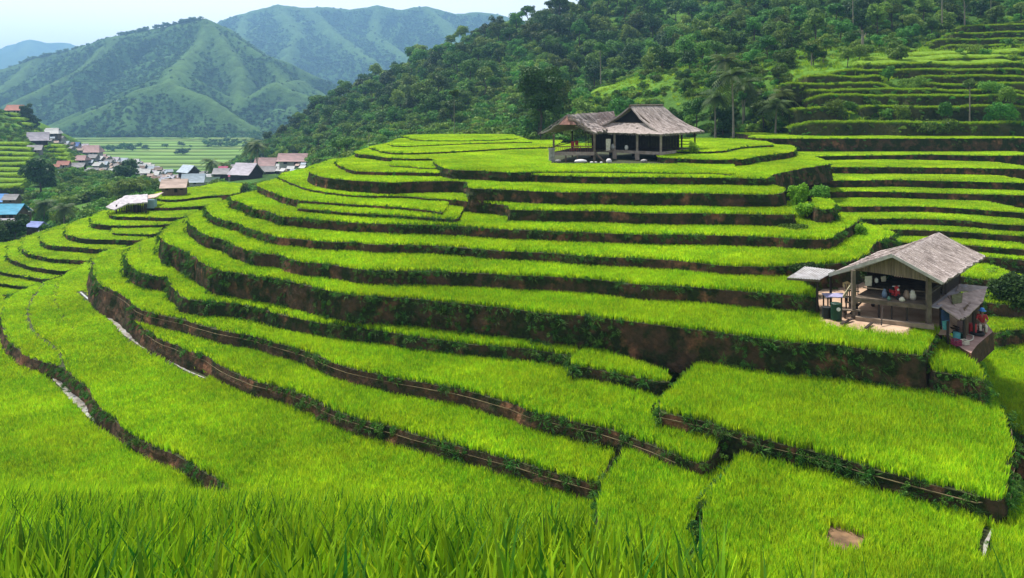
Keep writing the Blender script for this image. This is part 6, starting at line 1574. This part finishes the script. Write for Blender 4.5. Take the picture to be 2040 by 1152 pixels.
V_(163, 324, 26, 'pink', 'grey', 'pink-roofed house below and left of the large pink-red one', -.1, hip=True)
V_(127, 334, 22, 'red', 'white', 'house with a bright red roof at the left end of the village row', .2)
V_(114, 336, 14, 'red', 'white', 'tiny red-roofed shed at the very left of the village row', 0)
V_(152, 336, 34, 'grey', 'dark', 'long grey-roofed house right of the bright red roof', .05, deep=.5, wall_h=.22, roof_h=.2)
SM_ = [(186,318,16,'grey'),(199,321,15,'white'),(178,328,12,'pale'),(196,333,15,'white'),(207,330,14,'pale'),(217,326,13,'grey'),(214,317,12,'lilac'),(230,314,12,'lilac')]
NAMES = ['leftmost small grey roof below the large pink-red house','small white roof between two grey ones below the large pink-red house','tiny pale blue roof in the second row below the large pink-red house','white roof at the bottom of the little cluster below the large pink-red house','pale blue roof near the bottom right of that little cluster','grey roof at the right end of the little cluster','small lilac roof at the top right of the little cluster','last small lilac roof before the dark tree in the village']
for (u, v, w_, c), nm in zip(SM_, NAMES): V_(u, v, w_+3, c, 'grey', nm, random.uniform(-.4, .4))
V_(245, 317, 18, 'pale', 'white', 'pale house at the top left of the dense village centre', .1)
V_(258, 321, 16, 'tan', 'wood', 'tan-roofed house in the upper row of the dense village centre', .1)
V_(267, 328, 24, 'white', 'dark', 'broad white roof in the dense village centre', .2, hip=True)
V_(283, 336, 17, 'white', 'dark', 'white roof to the lower right of the broad white one', -.1)
V_(272, 344, 17, 'white', 'grey', 'white-roofed house at the lower left of the dense village centre', .2)
V_(289, 348, 22, 'white', 'dark', 'wide white-roofed house at the bottom of the dense village centre', .1)
V_(300, 338, 14, 'pale', 'grey', 'small pale roof right of the two white ones in the dense centre', .3)
V_(276, 318, 15, 'tan', 'white', 'tan roof right of the first tan one, upper row of the dense centre', .1)
V_(293, 322, 15, 'cream', 'grey', 'cream roof in the upper row of the dense centre', .1)
V_(376, 352, 36, 'pale', 'dark', 'blue-grey gabled house with a dark end wall below the valley fields', -.6, roof_h=.34, Y=232)
V_(386, 368, 42, 'pale', 'white', 'pale blue-roofed house just above the pinkish terrace hut', .15, Y=196, wall_h=.2, deep=.55)
V_(408, 362, 22, 'white', 'white', 'white-blue shed at the right end of the pale blue roof', .5, Y=198)
V_(424, 370, 26, 'turq', 'dark', 'dark green-roofed shed by the light green terrace', .1, Y=186).children[1].data.materials[0] = roof_mat('dark_green', (.04, .10, .06))
V_(442, 354, 30, 'grey', 'dark', 'grey-roofed stilt house under the magenta roof', .05, Y=206, wall_h=.3)
V_(445, 343, 17, 'magenta', 'wood', 'small house with a magenta roof', .1, Y=216)
V_(461, 356, 10, 'magenta', 'white', 'tiny magenta shed left of the big lilac gable', 0, Y=200)
V_(491, 356, 48, 'lilac', 'dark', 'large lilac-grey gabled house with a dark front, right part of the village', -.35, Y=200, roof_h=.42, deep=1.0, wall_h=.25)
V_(498, 340, 28, 'tan', 'dark', 'tan-roofed house behind the large lilac gable', .1, sheet=HB)
V_(470, 340, 18, 'grey', 'grey', 'small grey roof left of the tan-roofed house', .2, Y=224)
V_(530, 336, 40, 'pink', 'dark', 'long pink-roofed house behind the dark-mouthed shed', 0, sheet=HB, deep=.6)
V_(535, 349, 28, 'grey', 'dark', 'dark-mouthed shed with a pale roof in front of the long pink roof', .1, sheet=HB, wall_h=.4)
V_(562, 343, 20, 'white', 'dark', 'small white-roofed hut between the pink-roofed houses', -.3, sheet=HB)
V_(573, 338, 18, 'grey', 'wood', 'grey lean-to right of the small white-roofed hut', .4, sheet=HB)
V_(586, 334, 58, 'pink', 'white', 'longest house of the village, pinkish roof and white walls, at its right end', .05, sheet=HB, deep=.45, wall_h=.3, roof_h=.2)
V_(548, 340, 14, 'pale', 'white', 'tiny pale house squeezed between pink roofs', .2, sheet=HB)
V_(512, 348, 16, 'brown', 'dark', 'brown shed right of the large lilac gable', .2, sheet=HB)
V_(528, 310, 16, 'white', 'white', 'lone white house among trees above the pink roofs', .1, sheet=HB)
V_(348, 385, 46, 'tan', 'wood', 'hut with a pinkish-tan roof standing on the topmost left terrace', .25, Y=108, wall_h=.28, roof_h=.3, deep=.8)
# blue-roofed houses at the left edge
V_(-6, 412, 40, 'blue', 'grey', 'blue-roofed house cut by the left edge, upper one', .1, Y=165, deep=.9).children[1].data.materials[0] = roof_mat('bright_blue', (.10, .28, .62))
V_(14, 440, 62, 'turq', 'wood', 'house with a broad turquoise roof at the left edge', .08, Y=138, deep=.8, wall_h=.3, roof_h=.25)
V_(46, 430, 26, 'cream', 'wood', 'cream-roofed annex at the right end of the turquoise roof', .1, Y=143, wall_h=.35, hip=True)
V_(24, 404, 28, 'grey', 'wood', 'grey shed behind the turquoise roof', 0, Y=160, wall_h=.25)
V_(14, 454, 46, 'lilac', 'dark', 'dark shed with a low lilac roof below the turquoise one', .05, Y=130, deep=.4, wall_h=.25, roof_h=.12)
V_(74, 461, 32, 'lilac', 'dark', 'hut with a blue and lilac roof in the hollow', -.3, Y=131, roof_h=.25).children[1].data.materials[0] = roof_mat('blue_lilac', (.25, .30, .60))
V_(90, 468, 20, 'lilac', 'dark', 'lower lilac-roofed part beside the blue and lilac hut', -.3, Y=129, wall_h=.2)
# tiny crowded roofs
r = random.Random(44); protos = []
for i, c in enumerate(['white', 'grey', 'lilac', 'brown', 'tan', 'pale']):
    p_ = sheet_at(HL, 312+i*7, 352+i*3)
    protos.append(house(312+i*7, 350+i*4, 11, c, 'grey', f'tiny {"pale blue" if c == "pale" else c} roof in the crowd of huts at the heart of the village', r.uniform(-.6, .6), group='crowded little roofs at the heart of the village'))
place = []
for k in range(900):
    u = r.uniform(200, 356); v = r.uniform(312, 380)
    lo = np.interp(u, [222, 300, 350], [330, 362, 380]); hi = np.interp(u, [222, 250, 300, 350], [316, 316, 328, 348])
    if not (hi < v < lo): continue
    if 236 < u < 300 and v < 352 and r.random() < .6: continue
    if any((u-a)**2+((v-b_)*1.7)**2 < 42 for a, b_ in place): continue
    place.append((u, v))
for u, v in place[:150]:
    HOUSES.append((u, v, 11))
    src = protos[r.randrange(6)]; p_ = sheet_at(HL, u, v); x = (u-HU)/F*p_[1]
    copy_thing(src, (x, p_[1], p_[2]), r.uniform(-.7, .7), r.uniform(.8, 1.35)*p_[1]/src.location.y, src['label'], src['group'])
more = []
for k in range(600):
    u = r.uniform(330, 610); v = r.uniform(328, 372)
    if abs(v-np.interp(u, [330, 400, 480, 610], [362, 356, 344, 333])) > 11: continue
    if any((u-a)**2+((v-b_)*1.7)**2 < 70 for a, b_ in more): continue
    more.append((u, v))
for u, v in more[:48]:
    HOUSES.append((u, v, 11)); q_ = sheet_at(HB if u > 495 else HL, u, v); Yh = float(q_[1]); p_ = ((u-HU)/F*Yh, Yh, float(q_[2])+.3); copy_thing(protos[r.randrange(6)], p_, r.uniform(-.7, .7), r.uniform(.9, 1.35)*Yh/260, 'tiny roof among the huts strung out along the edge of the left terraces', 'little roofs along the edge of the left terraces')
up = []
for k in range(900):
    u = r.uniform(88, 236); v = r.uniform(255, 348)
    if not (abs(v-np.interp(u, [88, 160, 236], [268, 294, 320])) < 12 or (115 < u < 232 and 326 < v < 346)): continue
    if any(abs(u-a) < w_*.55 and abs(v-b_) < w_*.4 for a, b_, w_ in HOUSES if w_ > 13) or any((u-a)**2+((v-b_)*1.7)**2 < 75 for a, b_ in up): continue
    up.append((u, v))
for u, v in up[:60]:
    HOUSES.append((u, v, 11)); q_ = sheet_at(HL, u, v); Yh = float(q_[1])
    copy_thing(protos[r.randrange(6)], ((u-HU)/F*Yh, Yh, float(q_[2])+.3), r.uniform(-.7, .7), r.uniform(.8, 1.4)*Yh/290, 'tiny roof among the huts crowding the upper village slope', 'little roofs on the upper village slope')
print('tiny roofs', len(place), len(more), len(up))
# small white things on the right hillside
V_(1715, 134, 16, 'white', 'white', 'small white hut on the grassy knoll, right hillside', 0, Y=134, wall_h=.25, roof_h=.12)
V_(1778, 121, 24, 'red', 'white', 'white house with a reddish roof at the edge of the upper wood', .1, Y=146, wall_h=.3)
V_(1745, 121, 18, 'pink', 'wood', 'low pinkish roof left of the white house under the upper wood', 0, Y=147, wall_h=.15)

# ---- thatched terrace hut, left
def terrace_hut():
    B = Build('thatched_hut', P(265, 424, 97), 'long low thatched hut with a bent roof on the left terraces', 'hut'); t = B.t; q = B.q
    b = MB(); b.slab([q(248, 391, 99.5), q(294, 388, 99.5), q(294, 404, 95.5), q(256, 407, 95.5)], .16, 12, 8, .04, 1, rag=.1)
    b.slab([q(238, 398, 98.5), q(250, 391, 99.3), q(258, 406, 95.5), q(228, 419, 95.0)], .16, 6, 8, .04, 2, rag=.12)
    b.slab([q(226, 403, 98.0), q(240, 397, 98.4), q(230, 419, 95.0), q(211, 414, 95.2)], .15, 5, 7, .04, 3, rag=.12)
    b.slab([q(294, 388, 99.5), q(248, 391, 99.5), q(252, 402, 103), q(298, 398, 103)], .16, 10, 4, .03, 6); ro = b.build('roof', M_THATCHL, t)
    b = MB(); b.slab([q(292, 390, 100.5), q(326, 384, 102), q(312, 393, 98.5), q(290, 398, 98.5)], .12, 8, 4, .03, 4); b.build('annex_roof', RM['tan'], t)
    b = MB()
    for k in range(16):
        a = q(238+k*3.5, 414, 97.0); b.bar((a.x, a.y, a.z+.55), (a.x, a.y, q(0, 428, 97).z), .2, .06)
    b.build('wall', WM['wood'], t)
    for u in (232, 252, 272, 291): b = MB(); a = q(u, 408, 95.9); b.bar(a, (a.x, a.y, q(0, 428, 97).z), .14); b.build('post', M_WOODD, t)
    b = MB(); b.box(q(300, 406, 98.5), (1.3, .8, 1.1)); b.build('blue_shed', WM['blue'], t)
    b = MB(); b.box(q(273, 416, 96.6), (.9, .1, .9)); b.build('doorway', M_DARK, t)
terrace_hut()

def clearof(u, v):
    ok = np.ones(len(u), bool)
    for hu, hv, hw in HOUSES: ok &= ~((np.abs(u-hu) < hw*.65) & (v > hv-hw*.4) & (v < hv+hw*.5+3))
    return ok
bushes(HB, 30000, lambda u, v, p: (u > 440) & (u < 1700) & (v < 352) & (v > -60) & (fbm(p[:, 0]*.05, p[:, 1]*.05, 4, 3) > -.45) & clearof(u, v), .8, 2.0, 'shrubs covering the forested hill between its trees', 1)
# ---- shrubs of the hollow and the village slope, kept clear of the houses
def cL(u, v, p):
    n_ = fbm(p[:, 0]*.06, p[:, 1]*.06, 15, 3)
    m = (u > -100) & (u < 620) & (v < 482) & (v > 212)
    ter = (u < 75) & (v < 385) & (v > 285); ok = m & ~ter & (n_ > -.3)
    for hu, hv, hw in HOUSES:
        ok &= ~((np.abs(u-hu) < hw*.6) & (v > hv-hw*.4) & (v < hv+hw*.38+2))
    return ok
bushes(HL, 15000, lambda u, v, p: cL(u, v, p) & (v > np.interp(u, [0, 100, 200, 300, 400, 620], [330, 345, 350, 375, 380, 380])), .8, 2.0, 'shrubs filling the hollow below the village', 3)
bushes(HL, 22000, lambda u, v, p: cL(u, v, p) & (v <= np.interp(u, [0, 100, 200, 300, 400, 620], [330, 345, 350, 375, 380, 380])), .5, 1.1, 'shrubs between the village houses', 33)
r = np.random.default_rng(55); n = 1500; Yv = 440+400*r.random(n)**.55; Xv = r.uniform(-480, 60, n)
k = (fbm(Xv*.012, Yv*.02, 66, 3) > .25-.55*np.clip((Yv-640)/160, 0, 1)); Xv, Yv = Xv[k], Yv[k]; n = len(Xv)
scatter('forest', np.column_stack([Xv, Yv, np.interp(Yv, [430, 830], [-47, -35.5])-1.5]), np.column_stack([np.zeros(n), np.zeros(n), r.uniform(0, 6, n)]), r.uniform(.3, .9, n), r.integers(0, 4, n), C_FAR, 'clumps of trees on the valley floor')
